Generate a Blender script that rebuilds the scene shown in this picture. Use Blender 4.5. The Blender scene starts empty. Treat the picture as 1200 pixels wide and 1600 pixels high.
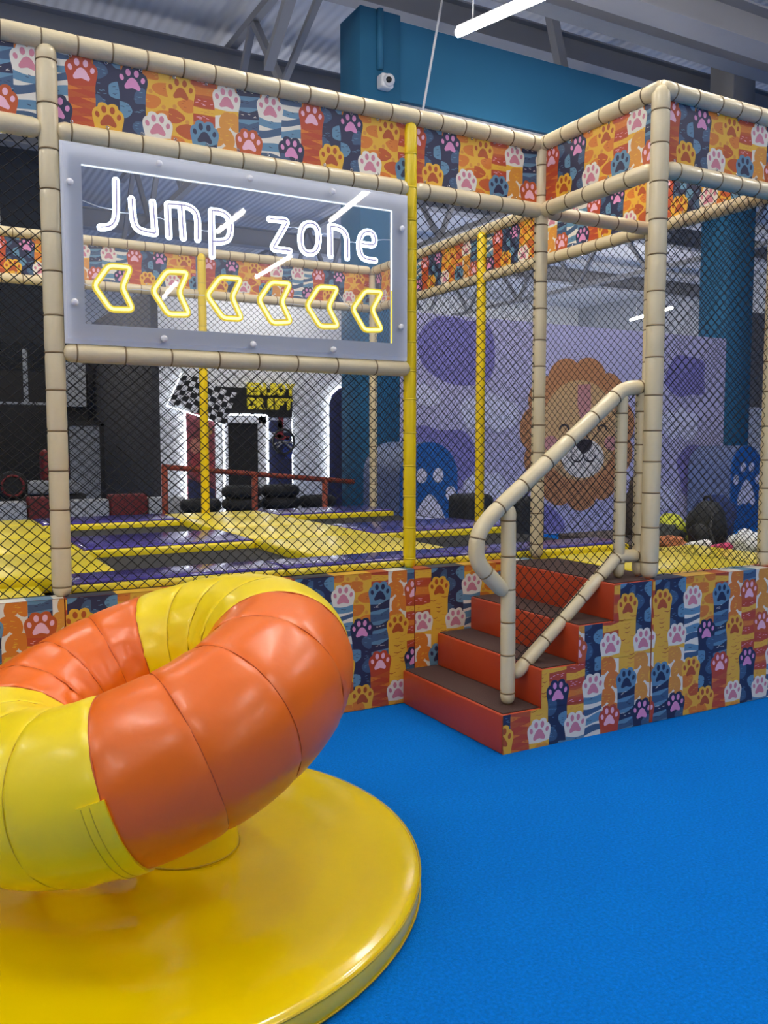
import bpy, bmesh, math, random
from mathutils import Vector, Matrix, Quaternion, noise

SC = bpy.context.scene
COL = SC.collection
PI = math.pi
rnd = random.Random(7)

# ------------------------------------------------------------------ camera
F_PX, PITCH, YAW = 1345.6, 0.0803, 1.0649
cam_d = bpy.data.cameras.new('camera')
cam_d.sensor_fit = 'VERTICAL'
cam_d.sensor_height = 32.0
cam_d.sensor_width = 24.0
cam_d.lens = F_PX / 1600.0 * 32.0
cam_d.clip_start = 0.05
cam_d.clip_end = 200
cam = bpy.data.objects.new('camera', cam_d)
COL.objects.link(cam)
_F = Vector((math.cos(YAW) * math.cos(PITCH), math.sin(YAW) * math.cos(PITCH), -math.sin(PITCH)))
_R = Vector((math.sin(YAW), -math.cos(YAW), 0))
_U = _R.cross(_F)
cam.matrix_world = Matrix(((_R.x, _U.x, -_F.x, 0), (_R.y, _U.y, -_F.y, -4.4105), (_R.z, _U.z, -_F.z, 1.55), (0, 0, 0, 1)))
SC.camera = cam

# ------------------------------------------------------------------ world, exposure
world = bpy.data.worlds.new('hall_air')
SC.world = world
world.use_nodes = True
world.node_tree.nodes['Background'].inputs[0].default_value = (0.80, 0.88, 1.0, 1)
world.node_tree.nodes['Background'].inputs[1].default_value = 0.35
SC.view_settings.view_transform = 'Standard'
SC.view_settings.look = 'None'
SC.view_settings.gamma = 1.0
SC.view_settings.use_curve_mapping = False
SC.view_settings.exposure = 0.0
LAMP_STRENGTH = 104.0
SC.cycles.max_bounces = 8
SC.cycles.transparent_max_bounces = 24
SC.cycles.caustics_reflective = False
SC.cycles.caustics_refractive = False


# ------------------------------------------------------------------ materials
def lin(c):
    return tuple(((x / 255) / 12.92 if x / 255 <= 0.04045 else ((x / 255 + 0.055) / 1.055) ** 2.4) for x in c) + (1,)


MATS = {}


def mat(name, rgb, rough=0.5, spec=0.5, coat=0.0, var=0.0, vscale=6.0, bump=0.0, bscale=40.0, metal=0.0,
        emit=None, estr=0.0, stretch=None, detail=3.0):
    if name in MATS:
        return MATS[name]
    m = bpy.data.materials.new(name)
    m.use_nodes = True
    nt = m.node_tree
    b = nt.nodes['Principled BSDF']
    col = lin(rgb)
    b.inputs['Base Color'].default_value = col
    b.inputs['Roughness'].default_value = rough
    b.inputs['Specular IOR Level'].default_value = spec
    b.inputs['Metallic'].default_value = metal
    b.inputs['Coat Weight'].default_value = coat
    b.inputs['Coat Roughness'].default_value = 0.12
    if emit:
        b.inputs['Emission Color'].default_value = lin(emit)
        b.inputs['Emission Strength'].default_value = estr
    if var or bump:
        tc = nt.nodes.new('ShaderNodeTexCoord')
        mp = nt.nodes.new('ShaderNodeMapping')
        nt.links.new(tc.outputs['Object'], mp.inputs['Vector'])
        if stretch:
            mp.inputs['Scale'].default_value = stretch
    if var:
        n = nt.nodes.new('ShaderNodeTexNoise')
        n.inputs['Scale'].default_value = vscale
        n.inputs['Detail'].default_value = 4
        nt.links.new(mp.outputs[0], n.inputs['Vector'])
        mx = nt.nodes.new('ShaderNodeMix')
        mx.data_type = 'RGBA'
        mx.inputs[6].default_value = tuple(c * (1 - var) for c in col[:3]) + (1,)
        mx.inputs[7].default_value = tuple(min(1, c * (1 + var)) for c in col[:3]) + (1,)
        nt.links.new(n.outputs['Fac'], mx.inputs[0])
        nt.links.new(mx.outputs[2], b.inputs['Base Color'])
    if bump:
        n2 = nt.nodes.new('ShaderNodeTexNoise')
        n2.inputs['Scale'].default_value = bscale
        n2.inputs['Detail'].default_value = detail
        nt.links.new(mp.outputs[0], n2.inputs['Vector'])
        bp = nt.nodes.new('ShaderNodeBump')
        bp.inputs['Strength'].default_value = bump
        bp.inputs['Distance'].default_value = 0.02
        nt.links.new(n2.outputs['Fac'], bp.inputs['Height'])
        nt.links.new(bp.outputs[0], b.inputs['Normal'])
    MATS[name] = m
    return m


def emit_mat(name, rgb, strength):
    if name in MATS:
        return MATS[name]
    m = bpy.data.materials.new(name)
    m.use_nodes = True
    nt = m.node_tree
    nt.nodes.clear()
    o = nt.nodes.new('ShaderNodeOutputMaterial')
    e = nt.nodes.new('ShaderNodeEmission')
    e.inputs[0].default_value = lin(rgb)
    e.inputs[1].default_value = strength
    nt.links.new(e.outputs[0], o.inputs[0])
    MATS[name] = m
    return m


# vinyl, foam, fabric
BEIGE = mat('beige_foam_sleeve', (218, 202, 162), 0.33, 0.5, 0.15, var=0.05, vscale=9, bump=0.16, bscale=22)
YPIPE = mat('yellow_foam_sleeve', (238, 205, 8), 0.33, 0.5, 0.15, var=0.05, vscale=9, bump=0.14, bscale=22)
TIE = mat('brown_tie', (128, 106, 72), 0.6)
YTIE = mat('yellow_tie', (222, 196, 30), 0.5)
YVINYL = mat('yellow_vinyl', (236, 206, 0), 0.16, 0.8, 0.3, var=0.04, vscale=3, bump=0.12, bscale=7, detail=5)
YVINYL2 = mat('yellow_ring_vinyl', (240, 212, 0), 0.36, 0.5, 0.08, var=0.04, vscale=3, bump=0.16, bscale=9)
OVINYL = mat('orange_ring_vinyl', (232, 106, 14), 0.34, 0.5, 0.08, var=0.05, vscale=3, bump=0.16, bscale=9)
SEAM_O = mat('orange_seam', (190, 78, 14), 0.5)
SEAM_Y = mat('yellow_seam', (196, 166, 6), 0.5)
PURPLE = mat('purple_vinyl', (72, 60, 142), 0.16, 0.5, 0.3, var=0.1, vscale=4, bump=0.45, bscale=9, detail=5)
COURTY = mat('court_yellow_vinyl', (236, 214, 30), 0.3, 0.5, 0.2, var=0.05, vscale=4, bump=0.35, bscale=8, detail=5)
BED = mat('black_jump_bed', (38, 38, 40), 0.8, var=0.15, vscale=60)
REDV = mat('red_step_vinyl', (182, 64, 30), 0.38, 0.5, 0.1, var=0.05, vscale=3, bump=0.1, bscale=10)
TREAD = mat('dark_brown_tread', (76, 56, 51), 0.75, 0.3, var=0.12, vscale=90, bump=0.35, bscale=260)
NETM = mat('black_net_cord', (14, 14, 16), 0.8)
TEAL = mat('teal_paint', (46, 108, 144), 0.65, 0.3, var=0.06, vscale=1.5, bump=0.05, bscale=30)
WHITEP = mat('white_paint', (226, 226, 228), 0.6)
STEEL = mat('painted_steel', (172, 174, 178), 0.55, var=0.06, vscale=2)
DSTEEL = mat('grey_steel', (150, 150, 152), 0.6, var=0.06, vscale=2)
BLACK = mat('black_plastic', (24, 25, 27), 0.5)
CHROME = mat('chrome', (200, 200, 205), 0.25, metal=1.0)

# printed colours
P_ORANGE = mat('print_orange', (216, 124, 44), 0.42, var=0.03)
P_DORANGE = mat('print_deep_orange', (190, 88, 40), 0.42)
P_RED = mat('print_brick_red', (186, 72, 42), 0.42)
P_YELLOW = mat('print_yellow', (230, 178, 56), 0.42)
P_WHITE = mat('print_cream', (230, 224, 208), 0.42)
P_SLATE = mat('print_slate_blue', (98, 140, 166), 0.42)
P_MID = mat('print_mid_blue', (66, 92, 122), 0.42)
P_NAVY = mat('print_navy', (44, 48, 76), 0.42)
P_PINK = mat('print_pink', (206, 130, 146), 0.42)
P_LPINK = mat('print_light_pink', (240, 188, 204), 0.42)
P_ORCHID = mat('print_orchid', (222, 146, 190), 0.42)
P_BROWN = mat('print_rust', (178, 82, 36), 0.42)
P_OCHRE = mat('print_ochre', (216, 146, 58), 0.42)
PRINT = [P_ORANGE, P_DORANGE, P_RED, P_YELLOW, P_WHITE, P_SLATE, P_MID, P_NAVY, P_PINK, P_LPINK, P_ORCHID, P_BROWN, P_OCHRE]
(ORA, DOR, RED, YEL, WHI, SLA, MID, NAV, PNK, LPK, ORC, BRO, OCH) = range(13)


# carpet
def carpet_mat():
    m = mat('blue_carpet', (0, 122, 218), 0.95, 0.1, var=0.4, vscale=90, bump=0.7, bscale=200, detail=2)
    return m


CARPET = carpet_mat()


def sheet_mat():
    m = mat('corrugated_roof', (214, 214, 216), 0.6, 0.3)
    nt = m.node_tree
    b = nt.nodes['Principled BSDF']
    tc = nt.nodes.new('ShaderNodeTexCoord')
    w = nt.nodes.new('ShaderNodeTexWave')
    w.bands_direction = 'X'
    w.inputs['Scale'].default_value = 1.6
    nt.links.new(tc.outputs['Object'], w.inputs['Vector'])
    bp = nt.nodes.new('ShaderNodeBump')
    bp.inputs['Strength'].default_value = 0.35
    bp.inputs['Distance'].default_value = 0.06
    nt.links.new(w.outputs['Fac'], bp.inputs['Height'])
    nt.links.new(bp.outputs[0], b.inputs['Normal'])
    return m


ROOF = sheet_mat()

# ------------------------------------------------------------------ object helpers
ORG = {}


def tag(o, label, cat, group=None, kind=None):
    if label:
        o['label'] = label
    if cat:
        o['category'] = cat
    if group:
        o['group'] = group
    if kind:
        o['kind'] = kind
    return o


def thing(name, label, cat, loc, group=None):
    o = bpy.data.objects.new(name, None)
    o.empty_display_size = 0.1
    COL.objects.link(o)
    o.location = loc
    ORG[o.name] = Vector(loc)
    return tag(o, label, cat, group)


def origin_of(o):
    return ORG.get(o.name, Vector((0, 0, 0)))


def link_mesh(name, me, parent=None, loc=None, rot=None, org=None):
    """loc is in world space; the object is parented at the thing's origin."""
    o = bpy.data.objects.new(name, me)
    COL.objects.link(o)
    po = origin_of(parent) if parent else Vector((0, 0, 0))
    wl = Vector(loc) if loc is not None else po
    if parent:
        o.parent = parent
        o.location = wl - po
    else:
        o.location = wl
    if rot is not None:
        o.rotation_mode = 'QUATERNION'
        o.rotation_quaternion = rot
    ORG[o.name] = wl
    return o


class MB:
    def __init__(self):
        self.v = []
        self.f = []
        self.m = []

    def poly(self, pts, mi=0):
        n = len(self.v)
        self.v += [tuple(p) for p in pts]
        self.f.append(tuple(range(n, n + len(pts))))
        self.m.append(mi)

    def box(self, x0, x1, y0, y1, z0, z1, mi=0):
        n = len(self.v)
        self.v += [(x0, y0, z0), (x1, y0, z0), (x1, y1, z0), (x0, y1, z0), (x0, y0, z1), (x1, y0, z1), (x1, y1, z1), (x0, y1, z1)]
        for q in ((0, 3, 2, 1), (4, 5, 6, 7), (0, 1, 5, 4), (1, 2, 6, 5), (2, 3, 7, 6), (3, 0, 4, 7)):
            self.f.append(tuple(n + i for i in q))
            self.m.append(mi)

    def bar(self, p0, p1, w, h, mi=0, up=Vector((0, 0, 1))):
        """rectangular bar from p0 to p1"""
        p0, p1 = Vector(p0), Vector(p1)
        d = (p1 - p0).normalized()
        s = d.cross(up)
        if s.length < 1e-4:
            s = d.cross(Vector((1, 0, 0)))
        s.normalize()
        t = s.cross(d)
        n = len(self.v)
        for p in (p0, p1):
            for a, b in ((-1, -1), (1, -1), (1, 1), (-1, 1)):
                self.v.append(tuple(p + s * (a * w / 2) + t * (b * h / 2)))
        for q in ((0, 1, 2, 3), (7, 6, 5, 4), (0, 4, 5, 1), (1, 5, 6, 2), (2, 6, 7, 3), (3, 7, 4, 0)):
            self.f.append(tuple(n + i for i in q))
            self.m.append(mi)

    def tube(self, pts, rad, n=12, closed=False, mi=0, caps=True, flat=None):
        pts = [Vector(p) for p in pts]
        k = len(pts)
        rads = rad if isinstance(rad, (list, tuple)) else [rad] * k
        base = len(self.v)
        tang = []
        for i in range(k):
            a = pts[i - 1] if (i > 0 or closed) else pts[i]
            b = pts[(i + 1) % k] if (i < k - 1 or closed) else pts[i]
            t = (b - a)
            tang.append(t.normalized() if t.length > 1e-9 else Vector((0, 0, 1)))
        ref = Vector((0, 0, 1)) if abs(tang[0].z) < 0.9 else Vector((1, 0, 0))
        u = tang[0].cross(ref).normalized()
        for i in range(k):
            t = tang[i]
            u = (u - t * u.dot(t))
            if u.length < 1e-6:
                u = t.orthogonal()
            u.normalize()
            w = t.cross(u)
            for j in range(n):
                a = 2 * PI * j / n
                o = u * (math.cos(a) * rads[i]) + w * (math.sin(a) * rads[i])
                if flat is not None:
                    o -= flat[0] * (o.dot(flat[0]) * (1 - flat[1]))
                self.v.append(tuple(pts[i] + o))
        for i in range(k if closed else k - 1):
            i2 = (i + 1) % k
            for j in range(n):
                j2 = (j + 1) % n
                self.f.append((base + i * n + j, base + i * n + j2, base + i2 * n + j2, base + i2 * n + j))
                self.m.append(mi)
        if caps and not closed:
            self.f.append(tuple(base + j for j in reversed(range(n))))
            self.m.append(mi)
            self.f.append(tuple(base + (k - 1) * n + j for j in range(n)))
            self.m.append(mi)

    def lathe(self, prof, n=48, c=(0, 0, 0), mi=0):
        """profile of (radius, z); spun about the z axis through c"""
        base = len(self.v)
        k = len(prof)
        for r, z in prof:
            for j in range(n):
                a = 2 * PI * j / n
                self.v.append((c[0] + r * math.cos(a), c[1] + r * math.sin(a), c[2] + z))
        for i in range(k - 1):
            for j in range(n):
                j2 = (j + 1) % n
                self.f.append((base + i * n + j, base + i * n + j2, base + (i + 1) * n + j2, base + (i + 1) * n + j))
                self.m.append(mi)
        self.f.append(tuple(base + j for j in reversed(range(n))))
        self.m.append(mi)
        self.f.append(tuple(base + (k - 1) * n + j for j in range(n)))
        self.m.append(mi)

    def blob(self, c, r, seed=0, amp=0.2, n=14, k=9, mi=0, flatz=None):
        """lumpy ellipsoid"""
        base = len(self.v)
        c = Vector(c)
        for i in range(k + 1):
            th = PI * i / k
            for j in range(n):
                ph = 2 * PI * j / n
                d = Vector((math.sin(th) * math.cos(ph), math.sin(th) * math.sin(ph), math.cos(th)))
                s = 1 + amp * noise.noise(d * 1.7 + Vector((seed * 3.1, seed * 1.7, 0))) + amp * 0.5 * noise.noise(d * 4 + Vector((seed, 0, 5)))
                p = Vector((d.x * r[0] * s, d.y * r[1] * s, d.z * r[2] * s))
                if flatz is not None:
                    p.z = max(p.z, -flatz)
                self.v.append(tuple(c + p))
        for i in range(k):
            for j in range(n):
                j2 = (j + 1) % n
                self.f.append((base + i * n + j, base + (i + 1) * n + j, base + (i + 1) * n + j2, base + i * n + j2))
                self.m.append(mi)

    def mesh(self, name, mats, org=Vector((0, 0, 0)), smooth=False):
        me = bpy.data.meshes.new(name)
        ox, oy, oz = org
        me.from_pydata([(x - ox, y - oy, z - oz) for x, y, z in self.v], [], self.f)
        mats = mats if isinstance(mats, (list, tuple)) else [mats]
        for m in mats:
            me.materials.append(m)
        if len(mats) > 1:
            me.polygons.foreach_set('material_index', self.m)
        if smooth:
            me.polygons.foreach_set('use_smooth', [True] * len(me.polygons))
        me.validate()
        me.update()
        return me

    def build(self, name, mats, parent=None, smooth=False):
        org = origin_of(parent) if parent else Vector((0, 0, 0))
        me = self.mesh(name, mats, org, smooth)
        return link_mesh(name, me, parent, org)


def rbox(name, x0, x1, y0, y1, z0, z1, bev, mats, parent=None, seg=3, smooth=True):
    bm = bmesh.new()
    bmesh.ops.create_cube(bm, size=1)
    org = origin_of(parent) if parent else Vector(((x0 + x1) / 2, (y0 + y1) / 2, z0))
    for v in bm.verts:
        v.co = Vector((x0 + (v.co.x + .5) * (x1 - x0), y0 + (v.co.y + .5) * (y1 - y0), z0 + (v.co.z + .5) * (z1 - z0))) - org
    if bev > 0:
        bmesh.ops.bevel(bm, geom=list(bm.edges), offset=bev, segments=seg, affect='EDGES', profile=0.5)
    me = bpy.data.meshes.new(name)
    bm.to_mesh(me)
    bm.free()
    me.materials.append(mats)
    if smooth:
        me.polygons.foreach_set('use_smooth', [True] * len(me.polygons))
        try:
            me.set_sharp_from_angle(angle=math.radians(50))
        except Exception:
            pass
    return link_mesh(name, me, parent, org)


# ------------------------------------------------------------------ padded pipes
TIE_CACHE = {}


def tie_mesh(r, m):
    key = (round(r, 4), m.name)
    if key not in TIE_CACHE:
        b = MB()
        b.tube([(r * math.cos(2 * PI * i / 18), r * math.sin(2 * PI * i / 18), 0) for i in range(18)], 0.0042, 5, closed=True)
        TIE_CACHE[key] = b.mesh('tie', m, smooth=True)
    return TIE_CACHE[key]


def fillet(pts, rad=0.07, n=6):
    pts = [Vector(p) for p in pts]
    out = [pts[0]]
    for i in range(1, len(pts) - 1):
        a, b, c = pts[i - 1], pts[i], pts[i + 1]
        d1 = min(rad, (a - b).length * .45)
        d2 = min(rad, (c - b).length * .45)
        p = b + (a - b).normalized() * d1
        q = b + (c - b).normalized() * d2
        for k in range(n + 1):
            t = k / n
            out.append(p * (1 - t) ** 2 + b * 2 * t * (1 - t) + q * t * t)
    out.append(pts[-1])
    return out


def pipe(name, pts, r, m, parent, tie_m=TIE, spacing=0.165, phase=None, ends=(True, True), seed=0):
    """foam-sleeved pipe: slightly bulging sleeve lengths pinched by ties"""
    pl = fillet(pts) if len(pts) > 2 else [Vector(p) for p in pts]
    cum = [0]
    for i in range(1, len(pl)):
        cum.append(cum[-1] + (pl[i] - pl[i - 1]).length)
    L = cum[-1]

    def at(s):
        s = max(0, min(L, s))
        for i in range(1, len(pl)):
            if s <= cum[i] + 1e-9:
                t = (s - cum[i - 1]) / max(1e-9, cum[i] - cum[i - 1])
                return pl[i - 1].lerp(pl[i], t), (pl[i] - pl[i - 1]).normalized()
        return pl[-1], (pl[-1] - pl[-2]).normalized()

    rg = random.Random(seed * 31 + int(L * 1000))
    ties = []
    s = spacing * 0.5 if phase is None else phase
    while s < L - 0.03:
        ties.append(s)
        s += spacing * rg.uniform(0.9, 1.12)
    samples = {0.0: 0.5 if ends[0] else 1.0, L: 0.5 if ends[1] else 1.0}
    if ends[0]:
        samples[0.018] = 0.86
        samples[0.04] = 0.99
    if ends[1]:
        samples[L - 0.018] = 0.86
        samples[L - 0.04] = 0.99
    for t in ties:
        for d, q in ((-0.02, 1.0), (-0.007, 0.965), (0, 0.93), (0.007, 0.965), (0.02, 1.0)):
            if 0.045 < t + d < L - 0.045:
                samples[t + d] = q
    for c in cum[1:-1]:
        if 0.045 < c < L - 0.045:
            samples.setdefault(c, 1.0)
    ks = sorted(samples)
    P, Rr = [], []
    for k in ks:
        p, t = at(k)
        P.append(p)
        Rr.append(r * samples[k] * (1 + 0.02 * noise.noise(Vector((k * 9, seed * 2.3, 0)))))
    b = MB()
    b.tube(P, Rr, 16)
    o = b.build(name, m, parent, smooth=True)
    tm = tie_mesh(r * 0.955, tie_m)
    for t in ties:
        p, d = at(t)
        link_mesh('tie', tm, o, p, Vector((0, 0, 1)).rotation_difference(d))
    return o


# ------------------------------------------------------------------ paw print artwork (flat print, cut from coloured shapes)
def clip(poly, x0, x1, y0, y1):
    def half(pts, inside, inter):
        out = []
        for i in range(len(pts)):
            a, b = pts[i - 1], pts[i]
            ia, ib = inside(a), inside(b)
            if ib:
                if not ia:
                    out.append(inter(a, b))
                out.append(b)
            elif ia:
                out.append(inter(a, b))
        return out

    def ix(x):
        return lambda a, b: (x, a[1] + (b[1] - a[1]) * (x - a[0]) / (b[0] - a[0]))

    def iy(y):
        return lambda a, b: (a[0] + (b[0] - a[0]) * (y - a[1]) / (b[1] - a[1]), y)
    for ins, it in ((lambda p: p[0] >= x0, ix(x0)), (lambda p: p[0] <= x1, ix(x1)), (lambda p: p[1] >= y0, iy(y0)), (lambda p: p[1] <= y1, iy(y1))):
        if len(poly) < 3:
            return []
        poly = half(poly, ins, it)
    return poly if len(poly) >= 3 else []


def smooth_closed(pts, n=3):
    out = []
    k = len(pts)
    for i in range(k):
        p0, p1, p2, p3 = pts[i - 1], pts[i], pts[(i + 1) % k], pts[(i + 2) % k]
        for j in range(n):
            t = j / n
            out.append(tuple(0.5 * ((2 * p1[a]) + (-p0[a] + p2[a]) * t + (2 * p0[a] - 5 * p1[a] + 4 * p2[a] - p3[a]) * t * t +
                                    (-p0[a] + 3 * p1[a] - 3 * p2[a] + p3[a]) * t ** 3) for a in (0, 1)))
    return out


def mirror(half):
    return half + [(-x, y) for x, y in reversed(half) if abs(x) > 1e-6]


PAW_TOP = [(0.42, -0.95), (0.45, -0.72), (0.50, -0.50), (0.50, -0.34), (0.43, -0.21), (0.34, -0.16), (0.30, -0.05), (0.19, 0.0), (0.07, -0.02), (0.0, -0.07)]
PAD = smooth_closed(mirror([(0.0, -0.36), (0.12, -0.42), (0.21, -0.56), (0.26, -0.66), (0.22, -0.74), (0.11, -0.72), (0.0, -0.69)][:-1] + [(0.0, -0.69)]), 3)


def ell(cx, cy, rx, ry, n=12, rot=0):
    c, s = math.cos(rot), math.sin(rot)
    return [(cx + rx * math.cos(2 * PI * i / n) * c - ry * math.sin(2 * PI * i / n) * s, cy + rx * math.cos(2 * PI * i / n) * s + ry * math.sin(2 * PI * i / n) * c) for i in range(n)]


def lump(rg, cx, cy, rx, ry, n=8):
    return smooth_closed([(cx + rx * rg.uniform(.75, 1.2) * math.cos(2 * PI * i / n), cy + ry * rg.uniform(.75, 1.2) * math.sin(2 * PI * i / n)) for i in range(n)], 3)


STYLE = {'yel': (YEL, BRO), 'gir': (YEL, BRO), 'zeb': (WHI, PNK), 'hea': (WHI, PNK), 'sla': (SLA, NAV), 'nav': (NAV, ORC), 'red': (RED, LPK), 'org': (DOR, LPK)}


def fleck(rg, out, cx, cy, w, h, n, mi, sub):
    for _ in range(n):
        x, y = cx + rg.uniform(-w, w), cy + rg.uniform(-h, h)
        a = rg.uniform(-.25, .25) + (0.9 if mi == WHI and rg.random() < .2 else 0)
        dx, dy = math.cos(a) * 0.0075, math.sin(a) * 0.0075
        nx, ny = -math.sin(a) * 0.0013, math.cos(a) * 0.0013
        out.append((sub, mi, [(x - dx - nx, y - dy - ny), (x + dx - nx, y + dy - ny), (x + dx + nx, y + dy + ny), (x - dx + nx, y - dy + ny)]))


def arm_shapes(style, x, top, bottom, w=0.148, seed=0, paw=True):
    """list of (sublayer, colour, polygon) for one cat's arm reaching up"""
    rg = random.Random(seed)
    body, pad = STYLE[style]
    out = []
    hb = 0.43 * w
    if paw:
        outline = [(px * w + x, py * w + top) for px, py in PAW_TOP]
        left = [(2 * x - px, py) for px, py in reversed(outline[:-1])]
        top_pts = outline + left
        sm = []
        k = len(top_pts)
        for i in range(k - 1):
            p0, p1, p2, p3 = top_pts[max(0, i - 1)], top_pts[i], top_pts[i + 1], top_pts[min(k - 1, i + 2)]
            for j in range(3):
                t = j / 3
                sm.append(tuple(0.5 * ((2 * p1[a]) + (-p0[a] + p2[a]) * t + (2 * p0[a] - 5 * p1[a] + 4 * p2[a] - p3[a]) * t * t + (-p0[a] + 3 * p1[a] - 3 * p2[a] + p3[a]) * t ** 3) for a in (0, 1)))
        sm.append(top_pts[-1])
        out.append((0, body, sm + [(x - hb, bottom), (x + hb, bottom)]))
        out.append((3, pad, [(px * w + x, py * w + top) for px, py in PAD]))
        for tx, ty, rx, ry, ro in ((-.345, -.40, .070, .098, .25), (-.135, -.215, .082, .118, .08), (.135, -.215, .082, .118, -.08), (.345, -.40, .070, .098, -.25)):
            out.append((3, pad, ell(tx * w + x, ty * w + top, rx * w, ry * w, 12, ro)))
    else:
        out.append((0, body, [(x - hb, top), (x + hb, top), (x + hb, bottom), (x - hb, bottom)][::-1]))
    y = top - 0.82 * w if paw else top
    dec = []
    if style == 'yel':
        yy = y - 0.01
        side = 1
        while yy > bottom:
            sx = x + side * rg.uniform(0.15, 0.3) * w
            L = rg.uniform(0.016, 0.026)
            c = BRO if rg.random() < .55 else OCH
            dec.append((1, c, [(sx - L, yy + .004), (sx, yy - .002), (sx + L, yy + .006), (sx + L, yy + .009), (sx, yy + .003), (sx - L, yy + .007)]))
            yy -= rg.uniform(0.016, 0.026)
            side = rg.choice((-1, 1, 0))
    elif style == 'zeb':
        yy = y
        k = 0
        while yy > bottom:
            h = rg.uniform(0.034, 0.046)
            sl = rg.uniform(-.016, .026)
            c = SLA if k % 2 == 0 else MID
            up, dn = [], []
            for i in range(7):
                a = i / 6
                xx = x - hb + 2 * hb * a
                bow = .010 * math.sin(a * PI + k)
                up.append((xx, yy + sl * a - bow))
                dn.append((xx, yy + sl * a * .4 - h * (1 - .45 * a * (k % 2)) - bow * .6))
            dec.append((1, c, up + dn[::-1]))
            if k % 2 == 0:
                fleck(rg, dec, x, yy - h / 2, hb * .5, h * .2, 2, NAV, 2)
            yy -= h + rg.uniform(.014, .020)
            k += 1
    elif style == 'hea':
        dec.append((1, OCH if seed % 2 else YEL, [(x - hb, y), (x, y - .004), (x + hb, y + .004), (x + hb, y - .024), (x + hb * .2, y - .017), (x - hb, y - .036)]))
        yy = y - 0.055
        s = rg.choice((-1, 1))
        while yy > bottom - .03:
            cx = x + s * 0.018
            for q in (-1, 1):
                dec.append((1, OCH if seed % 3 else ORA, ell(cx + q * 0.024, yy, 0.034, 0.05, 14, q * .35)))
            fleck(rg, dec, cx, yy, 0.03, 0.024, 7, P_FLECK, 2)
            yy -= 0.085
            s = -s
    elif style == 'gir':
        yy = y - .01
        s = rg.choice((-1, 1))
        while yy > bottom - .03:
            dec.append((1, ORA if rg.random() < .7 else DOR, lump(rg, x + s * hb * .6, yy, 0.058, 0.036)))
            fleck(rg, dec, x + s * hb * .4, yy, .03, .018, 3, YEL if rg.random() < .5 else BRO, 2)
            if rg.random() < .6:
                dec.append((1, OCH, ell(x - s * hb * .5, yy - .02, .011, .011)))
            yy -= 0.066
            s = -s
    elif style == 'sla':
        yy = y
        k = 0
        while yy > bottom:
            h = rg.uniform(.03, .045)
            dec.append((1, NAV if k % 2 == 0 else MID, [(x - hb, yy - .008), (x, yy - .012), (x + hb, yy + .016), (x + hb, yy - h), (x, yy - h - .006), (x - hb, yy - h - .014)]))
            fleck(rg, dec, x, yy - h * .5, hb * .6, h * .25, 4, WHI if k % 2 == 0 else NAV, 2)
            yy -= h + .02
            k += 1
    elif style == 'nav':
        yy = y - .015
        s = rg.choice((-1, 1))
        k = 0
        while yy > bottom - .03:
            dec.append((1, MID if k % 2 == 0 else SLA, lump(rg, x + s * hb * .75, yy, .046, .042)))
            fleck(rg, dec, x + s * hb * .5, yy, .022, .022, 4, SLA if k % 2 == 0 else NAV, 2)
            if k % 2:
                fleck(rg, dec, x - s * hb * .5, yy - .01, .02, .03, 5, SLA, 2)
            yy -= .075
            s = -s
            k += 1
    elif style == 'red':
        yy = y - .005
        s = rg.choice((-1, 1))
        while yy > bottom:
            h = rg.uniform(.03, .045)
            dec.append((1, DOR, [(x - s * hb, yy), (x + s * hb * .6, yy - h * .5), (x - s * hb, yy - h)][::s]))
            dec.append((1, ORA, [(x + s * hb, yy - h * .5), (x - s * hb * .1, yy - h * .8), (x + s * hb, yy - h * 1.2)][::-s]))
            fleck(rg, dec, x, yy - h * .5, hb * .7, h * .4, 5, RED, 2)
            yy -= h * 1.15
            s = -s
    elif style == 'org':
        yy = y
        k = 0
        while yy > bottom:
            h = rg.uniform(.03, .05)
            sl = rg.uniform(-.014, .014)
            c = (RED, YEL, RED, ORA)[k % 4]
            dec.append((1, c, [(x - hb, yy), (x, yy - .005), (x + hb, yy + sl), (x + hb, yy + sl - h), (x, yy - h), (x - hb, yy - h - .003)]))
            fleck(rg, dec, x, yy - h * .5, hb * .7, h * .3, 6, LPK if c == RED else OCH, 2)
            yy -= h + rg.uniform(0, .012)
            k += 1
    for idx, (s, c, p) in enumerate(dec):
        s = s + (0.9 * idx / len(dec) if s < 2 else 0.0)
        q = clip(p, x - hb + 0.0005, x + hb - 0.0005, bottom, top)
        if q:
            out.append((s, c, q))
    return out


P_FLECK = YEL
PITCH_C = 0.1194
BASE_EVEN = {0: ('nav', 'yel', 'sla'), 2: ('gir', 'zeb', 'gir'), 4: ('org', 'sla', 'red'), 6: ('sla', 'org', 'nav'), 8: ('red', 'nav', 'zeb')}
BASE_ODD = {1: ('nav', 'hea', 'nav'), 3: ('gir', 'nav', 'gir'), 5: ('hea', 'yel', 'hea'), 7: ('hea', 'org', 'zeb'), 9: ('org', 'hea', 'red')}
BAND = {0: 'red', 2: 'nav', 4: 'gir', 6: 'hea', 8: 'zeb'}
BAND_ODD = {1: ('nav', 'yel'), 3: ('gir', 'hea'), 5: ('org', 'sla'), 7: ('sla', 'org'), 9: ('zeb', 'nav')}
ARM_CACHE = {}


def arm_cached(style, top, bottom, seed, paw):
    key = (style, round(top, 4), round(bottom, 4), seed, paw)
    if key not in ARM_CACHE:
        ARM_CACHE[key] = arm_shapes(style, 0.0, top, bottom, seed=seed, paw=paw)
    return ARM_CACHE[key]


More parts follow.
